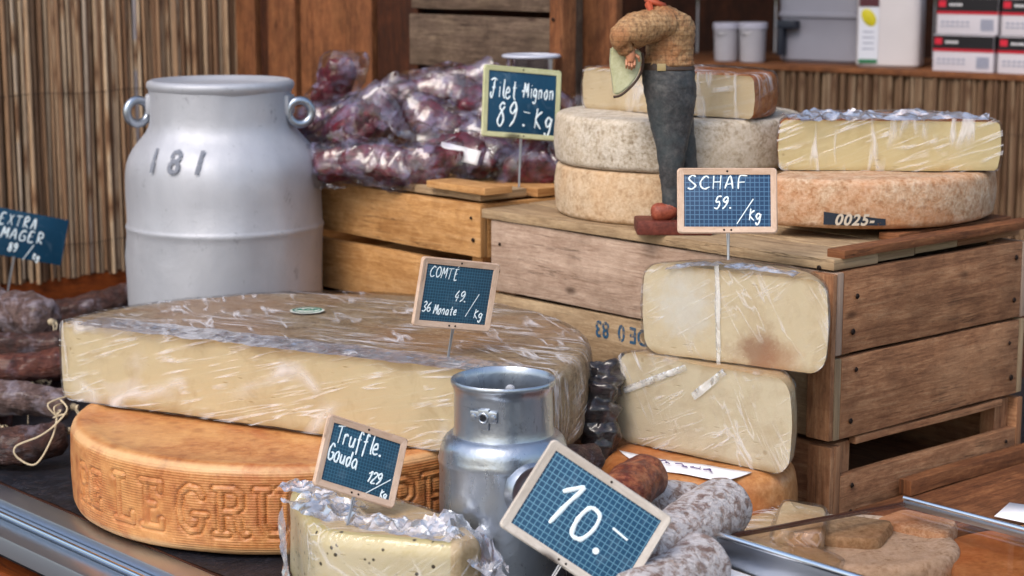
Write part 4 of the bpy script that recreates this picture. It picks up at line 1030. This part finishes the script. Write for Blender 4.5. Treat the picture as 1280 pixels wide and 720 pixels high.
bm=newbm(); tube(bm,[Vector(f(789,-10))+Vector((0,y_,0)) for y_ in(-.005,0,.005)],.0012,6); link('mouth',bm,m_scarf,fg)
bm=newbm(); ringh(bm,None,.011,.0038,Matrix.Translation(f(815,6))@Matrix.Rotation(R(20),4,'Y')); tube(bm,[f(806,8,-.010),f(808,14,-.022),f(806,20,-.030)],[.005,.004,.002],8); link('neckerchief',bm,m_scarf,fg)
def hand(c,sgn):
    b=newbm(); tube(b,[Vector(c)+Vector((0,0,.006)),Vector(c),Vector(c)+Vector((0,0,-.008))],[.005,.0065,.005],10)
    for k in range(4): 
        o_=Vector(c)+Vector(((k-1.5)*.0032,0,-.006)); tube(b,[o_,o_+Vector((0,-.003*sgn,-.006-.001*(k%3))),o_+Vector((0,.002*sgn,-.010-.001*(k%3)))],[.0018,.0017,.0012],7)
    o_=Vector(c)+Vector((.006,0,0)); tube(b,[o_,o_+Vector((.004,-.002,-.003)),o_+Vector((.005,0,-.008))],[.0021,.0019,.0013],7)
    link('hand',b,m_skin,fg)
hand(f(783,68,-.036),1); hand(f(784,62,.026),-1)
# half-moon of cheese held in front of him
bm=newbm(); o2=[(760,60),(797,64),(797,80),(792,95),(783,107),(772,116),(764,118),(762,100),(759,80)]
A_=[Vector(f(x_,y_)) for x_,y_ in o2][::-1]
fr_=[bm.verts.new(p+Vector((0,-.028,0))) for p in A_]; bk=[bm.verts.new(p+Vector((0,.004,0))) for p in A_]; n=len(A_)
bm.faces.new(fr_); bm.faces.new(bk[::-1])
for i in range(n): bm.faces.new((fr_[i],bk[i],bk[(i+1)%n],fr_[(i+1)%n]))
bmesh.ops.recalc_face_normals(bm,faces=bm.faces); bmesh.ops.bevel(bm,geom=list(bm.edges),offset=.002,segments=2,affect='EDGES')
link('held_cheese',bm,m_bag,fg)
bm=newbm(); tube(bm,catmull([f(798,66,-.026),f(799,82,-.026),f(793,97,-.026),f(783,109,-.026),f(772,118,-.026),f(763,120,-.026)],5),.0016,8); link('cheese_edge',bm,m_hair,fg)
skin('shoe',fg,[(f(839,250,-.006),.012),(f(838,264,-.006),.014),(f(824,265,-.008),.014),(f(811,267,-.009),.011)],[(0,1),(1,2),(2,3)],m_shoe,2)
skin('shoe',fg,[(f(864,250,.016),.012),(f(864,264,.016),.014),(f(851,265,.012),.014),(f(842,267,.010),.011)],[(0,1),(1,2),(2,3)],m_shoe,2)
bm=newbm(); box(bm,(.006,.004,.0085),(.094,.058,.017),bev=.003); displace(bm,.001,40,3); link('base',bm,rind('red_brown_base',[(.3,'3a1712'),(.5,'5e2a20'),(.7,'7a3c30')],None,40,.6,.5),fg)
# ------------------------------------------------------------------ sausages
def sausage(label,pts,r,mt,seed,knot=(1,1),amp=.2,group='dried sausages heaped on the left',cat='sausage',string=True,sag=0,wr=30,name='dried_sausage'):
    P=catmull(pts,8); n=len(P)
    root=thing(name,label,cat,P[n//2]-Vector((0,0,r)),0,group); o=Vector(root.location)
    # resample
    Q=[]; 
    N_=46
    for i in range(N_+1):
        s=i/N_*(n-1); k=min(int(s),n-2); Q.append(P[k].lerp(P[k+1],s-k)-o)
    rr=[]
    for i in range(N_+1):
        t=i/N_; e=min(t*(1),1-t)*2
        rr.append(r*min(1,(1-(1-min(1,e*4.2))**2.4)**.5 if e<.24 else 1)*(1+.05*math.sin(t*9+seed)) + .0012)
    bm=newbm(); tube(bm,Q,rr,28)
    bm.normal_update()
    for v in bm.verts:
        w=noise.noise(Vector((v.co.x*14,v.co.y*60,v.co.z*80+seed)))+.7*noise.noise(v.co*90)
        v.co+=v.normal*r*amp*w
    link('casing',bm,M[mt],root,ang=80)
    if string:
        for e,kk in((0,knot[0]),(-1,knot[1])):
            if not kk: continue
            p=Q[e]; d_=(Q[0]-Q[2]).normalized() if e==0 else (Q[-1]-Q[-3]).normalized()
            bm=newbm(); tube(bm,[p-d_*.002,p+d_*.007,p+d_*.011],[.0035,.003,.005],10)
            s_=d_.orthogonal().normalized(); u2=d_.cross(s_)
            for q in range(3):
                tube(bm,[p+d_*(.002+.002*q)+(s_*math.cos(a_)+u2*math.sin(a_))*.0042 for a_ in [2*math.pi*i/12 for i in range(12)]],.0009,6,closed=True)
            rd=random.Random(seed); 
            for q in range(2): tube(bm,catmull([p+d_*.004,p+d_*.014+s_*rd.uniform(-.012,.012)+Vector((0,-.004,-.004)),p+d_*.02+s_*rd.uniform(-.02,.02)+Vector((0,-.008,-.016))],6),.0008,6)
            link('string',bm,M['twine'],root,ang=80)
    return root
M['twine']=plain('pale_twine','c3b396',.85,bump=.5,bscale=900)
M['s_dark']=saus('dark_salami',[(.3,'22100e'),(.5,'40241e'),(.7,'644034')],'8a8492',.5,.58)
M['s_grey']=saus('grey_bloomed_salami',[(.3,'33221f'),(.5,'5c4642'),(.7,'7e6862')],'9d94a0',.6,.54)
M['s_red']=saus('reddish_salami',[(.3,'30120e'),(.5,'57281c'),(.7,'744434')],'7f7484',.35,.6)
M['s_white']=saus('white_moulded_salami',[(.3,'6a4e48'),(.5,'8d766c'),(.7,'aca09a')],'d0cacb',.9,.47,95,0)
M['gap_bundle']=saus('dark_gap_bundle',[(.3,'0e0a0e'),(.5,'1e1518'),(.7,'3a262a')],'5a4a58',.4,.62,30,.9)
M['s_brown']=saus('coarse_brown_sausage',[(.3,'3a130b'),(.46,'6e2c16'),(.56,'95502e'),(.7,'b07048')],'b88a68',.3,.62,90)
GS='dried sausages heaped on the left'
def wl(px,py,Y): return PY(px,py,Y)
defs=[ # label, p0(px,py,Y), p1, r, mat, knots
('front sausage of the left heap, tied off with a long pale string loop',[(-70,556,2.46),(20,558,2.44),(82,540,2.47)],.0235,'s_dark'),
('dark sausage with bluish bloom, second from the front in the left heap',[(-70,500,2.60),(20,497,2.56),(88,508,2.55)],.0225,'s_grey'),
('long reddish sausage in the middle of the left heap',[(-70,470,2.70),(10,462,2.68),(84,452,2.69)],.021,'s_red'),
('dark thin sausage above the reddish one in the left heap',[(-70,436,2.80),(10,432,2.78),(86,430,2.78)],.019,'s_dark'),
('thick purple-grey sausage with a tied blunt end, top of the left heap',[(-80,366,2.9),(0,386,2.86),(62,402,2.80)],.031,'s_grey'),
('rear wrinkled dark sausage pointing at the big milk can',[(50,396,3.02),(110,384,3.02),(168,368,3.06)],.021,'s_dark'),
]
for k,(lb_,pp_,r,mt) in enumerate(defs): sausage(lb_,[wl(*q) for q in pp_],r,mt,k+3,(0,1),group=GS)
# the sausages under them, carrying the heap
for k,(Y,zz,xx) in enumerate(((2.57,.022,0),(2.63,.022,.01),(2.71,.022,0),(2.78,.022,-.01),(2.86,.024,.0),(2.66,.055,-.01),(2.75,.058,.0),(2.93,.028,.05),(3.0,.026,.06),(2.9,.068,.0))):
    a=-.98-.05*(Y-2.5); sausage(['plain dark sausage low in the left heap, half hidden','grey sausage buried under the left heap'][k%2],[(a+xx,Y+.01,zz),(a+.14+xx,Y,zz),(a+.275+xx,Y-.006,zz)],.022,['s_dark','s_red'][k%2],k+20,(0,1),group=GS,string=(k%2==0))
# long string loop
fs=[o for o in bpy.data.objects if o.get('label','').startswith('front sausage')][0]
bm=newbm(); o=Vector(fs.location)
tube(bm,catmull([wl(72,515,2.44)-o,wl(66,545,2.415)-o,wl(45,580,2.40)-o,wl(22,572,2.40)-o,wl(20,558,2.40)-o,wl(50,545,2.41)-o,wl(70,530,2.42)-o,wl(84,512,2.43)-o,wl(76,500,2.44)-o],8),.0013,7)
for q in range(4): tube(bm,catmull([wl(70,520,2.43)-o,wl(60+q*8,505+q*4,2.43)-o,wl(85-q*6,495+q*9,2.45)-o],6),.0012,6)
link('string_loop',bm,M['twine'],fs)
# sausages at the front right
sausage('white-moulded sausage with a fat rounded end, beside the large slate',[PY(790,705,1.79),PY(850,668,1.85),PY(914,628,1.93)],.0300,'s_white',51,(0,0),.05,group='sausages beside the slate',string=False)
sausage('second white-moulded sausage lying lower, behind the large slate corner',[PY(770,640,1.93),PY(830,632,1.99),PY(880,640,2.0)],.026,'s_white',52,(0,0),.06,group='sausages beside the slate',string=False)
sausage('knobbly white-moulded sausage at the bottom edge, right of the large slate',[PY(780,760,1.72),PY(830,735,1.76),PY(885,700,1.82)],.030,'s_white',56,(0,0),.06,group='sausages beside the slate',string=False)
sausage('coarse brown sausage end poking up behind the large slate',[PY(740,655,1.86),PY(775,622,1.90),PY(812,590,1.97)],.0245,'s_brown',53,(0,0),.09,group='sausages beside the slate',string=False)
sausage('dark bundle added for the narrow dark gap between half wheel and white blocks',[PZ(752,640,.015),PY(750,520,2.19),PY(752,455,2.23)],.0205,'gap_bundle',54,(0,0),.5,group='sausages beside the slate',string=False)  # lumpy dark stand-in added where a narrow dark gap runs
sausage('short dark crumpled sausage at the foot of the half wheel',[PY(690,590,2.02),PY(715,575,2.04),PY(745,578,2.06)],.017,'s_dark',55,(0,0),.2,group='sausages beside the slate',string=False)
# ------------------------------------------------------------------ vacuum packed meat
M['meat']=saus('cured_meat',[(.3,'2a050c'),(.5,'5a0c1e'),(.7,'821a32')],'a0505c',.35,.6,25,.5)
def meat(label,px,py,Y,ax,r,seed,L=.05,lab=False):
    c=PY(px,py,Y); rnd=random.Random(seed); th=R(ax)
    root=thing('vacuum_packed_meat',label,'packed meat',c-Vector((0,0,r)),0,'vacuum-packed meats on the orange crate')
    ce=Vector((0,0,r)); d=Vector((math.cos(th),-.25,math.sin(th))).normalized(); s_=d.cross(Vector((.2,-1,.3))).normalized(); n_=s_.cross(d)
    def ell(bm,a,b,c_,amp,sd,sc,seg=40,rg=22):
        vs=[]
        pf_=[(math.sin(math.pi*i/rg),-math.cos(math.pi*i/rg)) for i in range(rg+1)]
        vs=lathe(bm,[(p if p>1e-4 else 0,z) for p,z in pf_],seg)
        for v in vs:
            q=v.co.copy(); k=1+amp*fbm(q,sc,4,sd)
            v.co=ce+(d*q.z*a+s_*q.x*b+n_*q.y*c_)*k
    bm=newbm(); ell(bm,L*1.12,r*1.0,r*.80,.42,seed,1.15); link('meat',bm,M['meat'],root,ang=80)
    bm=newbm(); 
    # pouch: flattened pillow with pinched ends and sharp creases
    NU,NV=26,18; gr_=[[None]*(NV) for _ in range(NU+1)]
    for i in range(NU+1):
        u=i/NU*2-1; 
        for j in range(NV):
            a=2*math.pi*j/NV; pin=math.sqrt(max(0,1-abs(u)**3.2)); 
            w=(r*1.28)*(.72+.28*pin); t_=(r*.98)*pin+.0006
            u+=.03*noise.noise(Vector((i*1.7,j*1.3,seed))); q=d*u*L*1.58+s_*math.copysign(abs(math.cos(a))**.75,math.cos(a))*w+n_*math.sin(a)*t_
            k=1-abs(noise.noise(q*20+Vector((seed,0,0))))*2.2
            q=q*(1+(.20*(k-.5)))
            gr_[i][j]=bm.verts.new(ce+q)
    for v in bm.verts: v.co+=Vector((rnd.uniform(-1,1),rnd.uniform(-1,1),rnd.uniform(-1,1)))*.0016
    for i in range(NU):
        for j in range(NV):
            q4=(gr_[i][j],gr_[i+1][j],gr_[i+1][(j+1)%NV],gr_[i][(j+1)%NV])
            if rnd.random()<.5: bm.faces.new(q4[:3]); bm.faces.new((q4[0],q4[2],q4[3]))
            else: bm.faces.new((q4[0],q4[1],q4[3])); bm.faces.new(q4[1:])
    link('plastic_pouch',bm,M['pouch'],root,ang=38,recalc=False)
    if lab:
        bm=newbm(); 
        for i in range(9):
            for j in range(5):
                q=d*(-.03+.0075*i)+s_*(-.011+.0055*j)-n_*(0) ; 
                q=ce+q+(Vector((0,-1,.25)).normalized())*(r*1.12+.002*noise.noise(q*60)); bm.verts.new(q)
        bm.verts.ensure_lookup_table()
        for i in range(8):
            for j in range(4): bm.faces.new([bm.verts[k] for k in(i*5+j,(i+1)*5+j,(i+1)*5+j+1,i*5+j+1)])
        o_=link('paper_label',bm,M['paper'],root,recalc=False); sm_=o_.modifiers.new('s','SOLIDIFY'); sm_.thickness=.0004
    return root
ms=[('dark packed meat leaning up by the board wall, highest on the left',418,112,3.02,70,.030,.045,0),
('packed meat in grey film behind the can handle',396,160,2.98,20,.030,.05,0),
('packed meat with a slanted white label, left part of the pile',440,168,2.88,38,.034,.055,0),
('lowest left packed meat beside the big milk can',428,205,2.82,5,.026,.045,0),
('bright red packed meat at the front edge of the crate, left of centre',478,204,2.78,-8,.027,.045,0),
('pale milky pouch high in the middle of the pile',515,130,3.0,15,.034,.06,0),
('dark striped packed meat along the top of the pile',566,105,3.06,10,.026,.055,0),
('small packed meat on the top right of the pile, left of the price sign',590,132,2.98,-30,.028,.04,0),
('red packed meat in the centre of the pile',552,160,2.90,-25,.032,.05,0),
('packed meat directly behind the price sign',625,150,2.96,20,.032,.055,0),
('packed meat with a white label beneath the price sign, front row',575,196,2.80,-12,.030,.055,1),
('front packed meat left of the one with the white label',528,206,2.77,12,.026,.042,0),
('packed meat at the right end of the front row, beside the grey wheel',668,205,2.78,25,.029,.045,0),
('glinting pouch just below the price sign',625,200,2.83,-35,.027,.05,0),
('packed meat on the upper right behind the sign pin',672,165,2.92,60,.03,.05,0),
('dim pouch at the back left above the labelled one',478,150,3.0,50,.03,.05,0)]
for k,(lb_,px,py,Y,ax,r,L,la) in enumerate(ms): meat(lb_,px,py,Y,ax,r,k*3+2,L,la)
# clear tub behind the price sign
tb=thing('clear_plastic_tub','clear plastic tub with a rolled rim behind the meat price sign','tub',PY(664,90,3.02)-Vector((0,0,.06)),R(30))
bm=newbm(); lathe(bm,[(0,0),(.034,.0),(.036,.01),(.04,.082),(.044,.086),(.045,.083)],48); link('tub_wall',bm,M['tubm'] if 'tubm' in M else glass_mat('clear_tub',(.6,.62,.72),1,.1),tb)
bm=newbm(); ringh(bm,None,.0435,.0028,Matrix.Translation((0,0,.085))); link('rim',bm,plain('pale_rim','b9bccb',.25),tb)
# ------------------------------------------------------------------ right rear: reed-fronted counter and goods
D0=PZ(888,80,.417); D1=PZ(1280,97,.417); dd=(D1-D0); dd.z=0; dd.normalize(); nn=Vector((-dd.y,dd.x,0))
D0.z=0
st=reeds('reed_fronted_counter','back counter faced with brown reeds, below the canister and boxes',D0-dd*.25,dd,1.5,-.3,.410,.3,.003,.0055,9,MR2)
st['category']='counter'
bm=newbm(); box(bm,(.75,.22,.4165),(1.5,.46,.012),bev=.002); link('counter_top',bm,M['w_bbr'],st)
RD=math.atan2(dd.y,dd.x)
def onback(px,py,inward=.05):
    p=PZ(px,py,.4225); return p
def place(px,inset):
    # point on the counter front line seen at px, moved inward
    d=ray(px,90); s=(D0-Vector((0,0,0))); 
    # solve D0+dd*t with X/Y ratio
    k=d.x/d.y; t=(k*D0.y-D0.x)/(dd.x-k*dd.y); p=D0+dd*t+nn*inset; p.z=.4228; return p
# canister
cnp=place(1092,.07); cn=thing('white_canister','tall white plastic canister with a yellow and green label','canister',cnp,R(-20))
bm=newbm(); 
prc=[(.006,0),(.0,.006)]+[(0,.006+.02*k) for k in range(1,10)]+[(.003,.20),(.02,.215)]
slab(bm,[(-.068,-.045),(.068,-.045),(.068,.045),(-.068,.045)],prc,.0005,3,None,8); link('body',bm,plain('white_hdpe','c9c2c4',.45,var=.05),cn)
bm=newbm(); lathe(bm,[(.016,.21),(.016,.235),(.014,.24),(0,.24)],30); link('cap',bm,plain('dark_cap','26262c',.5),cn)
bm=newbm(); tube(bm,catmull([(.045,0,.205),(.05,0,.245),(.0,0,.26),(-.04,0,.245),(-.045,0,.21)],6),.008,10); link('handle',bm,plain('white_handle','c9c2c4',.45),cn)
lbp=thing; 
def flatbox(root,name,c,s,mat_,bev=.0): bm=newbm(); box(bm,c,s,bev=bev); return link(name,bm,mat_,root)
flatbox(cn,'label',(-.040,-.0462,.085),(.042,.0012,.150),plain('label_white','cfd0da',.6))
flatbox(cn,'label_band',(-.040,-.0472,.138),(.042,.001,.018),plain('label_maroon','4a1420',.6))
bm=newbm(); lathe(bm,[(0,.0006),(.017,.0006),(.018,0)],28,M=Matrix.Translation((-.040,-.0472,.106))@Matrix.Rotation(R(90),4,'X')@Matrix.Rotation(.6,4,'Z')@Matrix.Diagonal((.75,1.15,1,1))); link('label_spot',bm,plain('label_yellow','c2b516',.6),cn)
flatbox(cn,'label_foot',(-.040,-.0472,.014),(.040,.001,.008),plain('label_green','0f6a40',.6))
bm=newbm()
for k in range(4): box(bm,(-.040,-.0471,.040+k*.012),(.026-.003*(k%2),.0006,.0022))
link('label_print',bm,plain('label_greyprint','8b8fa4',.6),cn)
# boxes
def bx_box(label,px,z,inset,rz=0,w=.135):
    p=place(px,inset); p.z=.4228+z
    b=thing('cardboard_box',label,'box',p,RD+rz,'white boxes on the back counter'); h=.075; dp=.13
    flatbox(b,'carton',(0,0,h/2),(w,dp,h),plain('box_white','c6c0c8',.6,var=.04),.0015)
    for nm,cz,hh,c in(('black_band',h*.80,h*.36,'120f14'),('red_stripe',h*.585,h*.08,'b0162a')):
        flatbox(b,nm,(0,-dp/2-.0006,cz),(w-.001,.001,hh),plain(nm,c,.5)); flatbox(b,nm,(w/2+.0006,0,cz),(.001,dp-.001,hh),plain(nm+'_side',c,.5))
    flatbox(b,'red_mark',(-w/2+.012,-dp/2-.0014,h*.82),(.016,.0006,.013),plain('red_mark','c41c34',.5))
    bm=newbm()
    for k in range(5): box(bm,(-w/2+.030+k*.006,-dp/2-.0014,h*.80),(.0035,.0006,.005))
    link('white_print',bm,M['paper'],b)
    bm=newbm()
    for k in range(11): box(bm,(w/2-.036+k*.0026,-dp/2-.0010,h*.26),(.0012,.0006,.024))
    for k in range(6): box(bm,(-w/2+.014+k*.011,-dp/2-.0010,h*.33),(.006,.0006,.003)); box(bm,(-w/2+.014+k*.011,-dp/2-.0010,h*.22),(.007,.0006,.002))
    link('grey_print',bm,plain('box_greyprint','7c86a0',.6),b)
    return b
bx_box('lower white box with black and red band, front column by the canister',1200,0,.075)
bx_box('upper white box with black and red band, front column by the canister',1202,.0765,.078,R(1))
bx_box('lower white box at the right edge, pinkish in the shade',1283,0,.075,R(0))
bx_box('upper white box at the right edge, pinkish in the shade',1286,.0765,.075,R(-1))
tbx=thing('brown_tray','thin orange-brown wooden tray resting on the white boxes','tray',place(1245,.08)+Vector((0,0,.154)),RD)
flatbox(tbx,'base',(0,0,.006),(.24,.13,.012),M['w_or'],.002); flatbox(tbx,'side',(0,-.066,.015),(.24,.008,.03),M['w_or'],.001)
# grey container
gcn=place(996,.16); gb=thing('grey_container','big grey plastic container behind the white buckets','container',gcn,RD)
bm=newbm(); slab(bm,[(-.105,-.08),(.105,-.08),(.105,.08),(-.105,.08)],[(.008,0),(.0,.008),(.0,.05),(0,.098),(-.001,.1),(-.006,.102),(-.006,.11),(-.002,.112),(-.004,.2),(-.008,.26)],.0005,3,None,8); link('body',bm,plain('grey_plastic','8f8f9c',.5,var=.06),gb)
bm=newbm(); box(bm,(-.08,-.094,.05),(.014,.02,.07),bev=.004); box(bm,(-.064,-.096,.085),(.05,.022,.018),bev=.004); link('latch',bm,plain('dark_latch','1c2230',.5),gb)
for px,lb_,h in((893,'small white bucket, left of the two on the back counter',.084),(925,'small white bucket, right of the two on the back counter',.086)):
    b=thing('white_bucket',lb_,'bucket',place(px,.05),RD,'white buckets on the back counter')
    bm=newbm(); lathe(bm,[(0,0),(.026,0),(.028,.004),(.030,h-.012),(.0305,h-.011)],40); link('body',bm,plain('white_pp','bdbac2',.45,var=.08),b)
    bm=newbm(); lathe(bm,[(.0305,h-.013),(.0325,h-.012),(.0325,h),(.030,h+.002),(0,h+.001)],40); link('lid',bm,plain('white_lid','b6b4c4',.4),b)
    bm=newbm(); tube(bm,catmull([(-.033,0,h-.012),(-.02,-.02,h-.02),(0,-.034,h-.025),(.02,-.02,h-.02),(.033,0,h-.012)],5),.001,6); link('handle',bm,M['wire'],b)
# ------------------------------------------------------------------ bottom right: glass cover, round cheese, slices
gA=PZ(1130,627,.085); gB=PZ(885,672,.085)
va=(gB-gA); va.z=0; Lg=va.length; va.normalize(); ug=Vector((-va.y,va.x,0)); 
if ug.y>0: ug=-ug
gcv=thing('glass_cover','brown-tinted glass plate with polished metal edge rails over the cheeses','glass cover',(gB.x,gB.y,0),0)
OB=Vector((gB.x,gB.y,0))
u3=Vector((.655,-.755,0)).normalized(); v3=-va
def gp_(s,t,z): return v3*s+u3*t+Vector((0,0,z))
def bar(name,p,q,w,h,mt,bev=.001):
    ex=(q-p); L_=ex.length; ex.normalize(); Z=Vector((0,0,1)); ey=Z.cross(ex); bm=newbm(); box(bm,(L_/2,0,0),(L_,w,h),M=frame_mat(p,ex,ey,Z),bev=bev); return link(name,bm,mt,gcv)
LT=.62
bm=newbm(); vs=[bm.verts.new(gp_(s,t,z)) for z in(.081,.085) for s,t in((.004,.006),(Lg-.004,.006),(Lg-.004,LT),(.004,LT))]
for q in((0,1,2,3),(7,6,5,4),(0,4,5,1),(1,5,6,2),(2,6,7,3),(3,7,4,0)): bm.faces.new([vs[i] for i in q])
link('glass_pane',bm,glass_mat('tinted_glass',(.94,.88,.84),.16),gcv,ang=None)
bar('metal_rail',gp_(0,0,.076),gp_(0,LT,.076),.006,.030,M['steel'],.0025)
bar('metal_rail',gp_(Lg,0,.083),gp_(Lg,LT,.083),.005,.007,M['steel'],.0015)
bm=newbm(); tube(bm,[gp_(-.002,0,.092),gp_(-.002,LT,.092)],.0035,12); tube(bm,[gp_(Lg,0,.089),gp_(Lg,LT,.089)],.0028,12); link('bright_edge',bm,plain('chrome_edge','eef2f6',.18,1),gcv)
bar('dark_edge',gp_(.0,0.002,.083),gp_(Lg,.002,.083),.004,.005,plain('glass_edge','3b1f18',.2),.0008)
for s,t,hh in((.0,.012,.062),(0,LT-.01,.062),(Lg,LT-.01,.08)):
    bm=newbm(); tube(bm,[gp_(s,t,0),gp_(s,t,hh)],.003,10); link('leg',bm,M['steel'],gcv)
rc=cheese('cheese_round','round speckled grey cheese under the tinted glass at the lower right',tuple(PZ(1078,705,.03).xy),0,.100,.058,.010,[M['r_grey'],M['c_beige']],seed=61,bulge=.003,lip=.004)
def wedge(label,pts,z,h,mt,seed,wrapit=True):
    c=sum((p for p in pts),Vector())/len(pts); root=thing('cheese_piece',label,'cheese',(c.x,c.y,z),0,'cheeses on the stall')
    P2=[((p-c).x,(p-c).y) for p in pts]
    ar=sum(P2[i][0]*P2[(i+1)%len(P2)][1]-P2[(i+1)%len(P2)][0]*P2[i][1] for i in range(len(P2)))
    if ar<0: P2=P2[::-1]
    bm=newbm(); slab(bm,P2,[(.003,0),(0,.004),(0,h*.3),(0,h*.6),(0,h-.006),(.003,h-.001),(.008,h)],.0015,seed,None,8); link('cheese_body',bm,mt,root)
    if wrapit:
        bm=newbm(); slab(bm,P2,[(.0,-.0),(-.003,.004),(-.003,h*.3),(-.003,h*.6),(-.003,h-.005),(.0,h+.001),(.008,h+.003)],.002,seed+1,None,8); link('plastic_wrap',bm,M['wrap2'],root)
    return root
wedge('cream cheese piece in film, right of the white-moulded sausages',[PZ(900,668,.05),PZ(950,628,.05),PZ(1035,636,.05),PZ(1030,672,.05),PZ(960,680,.05)],0.0,.052,M['r_cream'],71)
wedge('pale slanted cheese piece lying against the stacked crates',[PZ(978,622,.075),PZ(1035,632,.075),PZ(1030,668,.075),PZ(962,662,.075)],.0,.074,M['r_cream'],73)
wedge('orange cheese block at the right edge under the metal rail',[PZ(1180,672,.05),PZ(1300,650,.05),PZ(1330,720,.05),PZ(1200,745,.05)],0,.05,M['r_or'],75,False)
wb=thing('wooden_board','dark reddish board lying on the counter along the right side of the shallow crate','board',(C.x,C.y,0),RZ)
board(wb,'board',(.36,-.075,.011),(.66,.13,.02),'w_bbr')
board(wb,'raised_strip',(.40,-.016,.031),(.56,.018,.019),'w_bbr')
wedge('brown-rinded flat cheese slice leaning on the round grey cheese',[PZ(1000,668,.065),PZ(1040,642,.065),PZ(1120,650,.065),PZ(1100,676,.065)],.0,.066,M['r_comte'],81,False)
wedge('second brown-rinded cheese slice under the glass, nearer the crate',[PZ(1090,650,.06),PZ(1130,636,.06),PZ(1200,652,.06),PZ(1185,672,.06)],.0,.062,M['r_speck'],83,False)
wedge('flat pale cheese slice in film along the left metal rail',[PZ(930,676,.06),PZ(985,664,.06),PZ(1060,700,.06),PZ(1010,722,.06)],.0,.060,M['r_cream'],85,True)
wp=thing('paper_slip','small white paper slip at the right edge beside the shallow crate','paper')
bm=newbm(); z_=.088
vs=[bm.verts.new(p) for p in(PZ(1243,645,z_),PZ(1290,655,z_),PZ(1310,635,z_),PZ(1262,628,z_))]; bm.faces.new(vs); o=link('paper',bm,M['paper'],wp,recalc=False); m_=o.modifiers.new('s','SOLIDIFY'); m_.thickness=.0006
wp2=thing('paper_sheet','white paper sheet at the bottom edge left of the metal rail','paper')
bm=newbm(); vs=[bm.verts.new(p) for p in(PZ(846,712,.06),PZ(880,700,.064),PZ(960,728,.06),PZ(930,760,.05))]; bm.faces.new(vs); o=link('paper',bm,M['paper'],wp2,recalc=False); m_=o.modifiers.new('s','SOLIDIFY'); m_.thickness=.0006
# ------------------------------------------------------------------ light
w=bpy.data.worlds.new('World'); sc.world=w; w.use_nodes=True; nt=w.node_tree
sky=nt.nodes.new('ShaderNodeTexSky'); sky.sky_type='NISHITA'; sky.sun_disc=False
SE,SA=R(48),R(215)   # elevation, azimuth the light comes from (measured from +Y clockwise)
sky.sun_elevation=SE; sky.sun_rotation=SA; sky.air_density=1.3; sky.dust_density=3.0
nt.links.new(sky.outputs[0],nt.nodes['Background'].inputs[0]); nt.nodes['Background'].inputs[1].default_value=.15
ld=bpy.data.lights.new('sun','SUN'); lo=bpy.data.objects.new('sun',ld); COL.objects.link(lo)
ld.energy=1.1; ld.angle=R(28); ld.color=(1,.95,.9)
dirv=Vector((math.sin(SA)*math.cos(SE),math.cos(SA)*math.cos(SE),math.sin(SE))); lo.rotation_euler=dirv.to_track_quat('Z','Y').to_euler()
sc.view_settings.view_transform='Standard'; sc.view_settings.look='None'; sc.view_settings.exposure=.62; sc.view_settings.gamma=1
sc.render.engine='CYCLES'; sc.cycles.transparent_max_bounces=24; sc.cycles.max_bounces=8
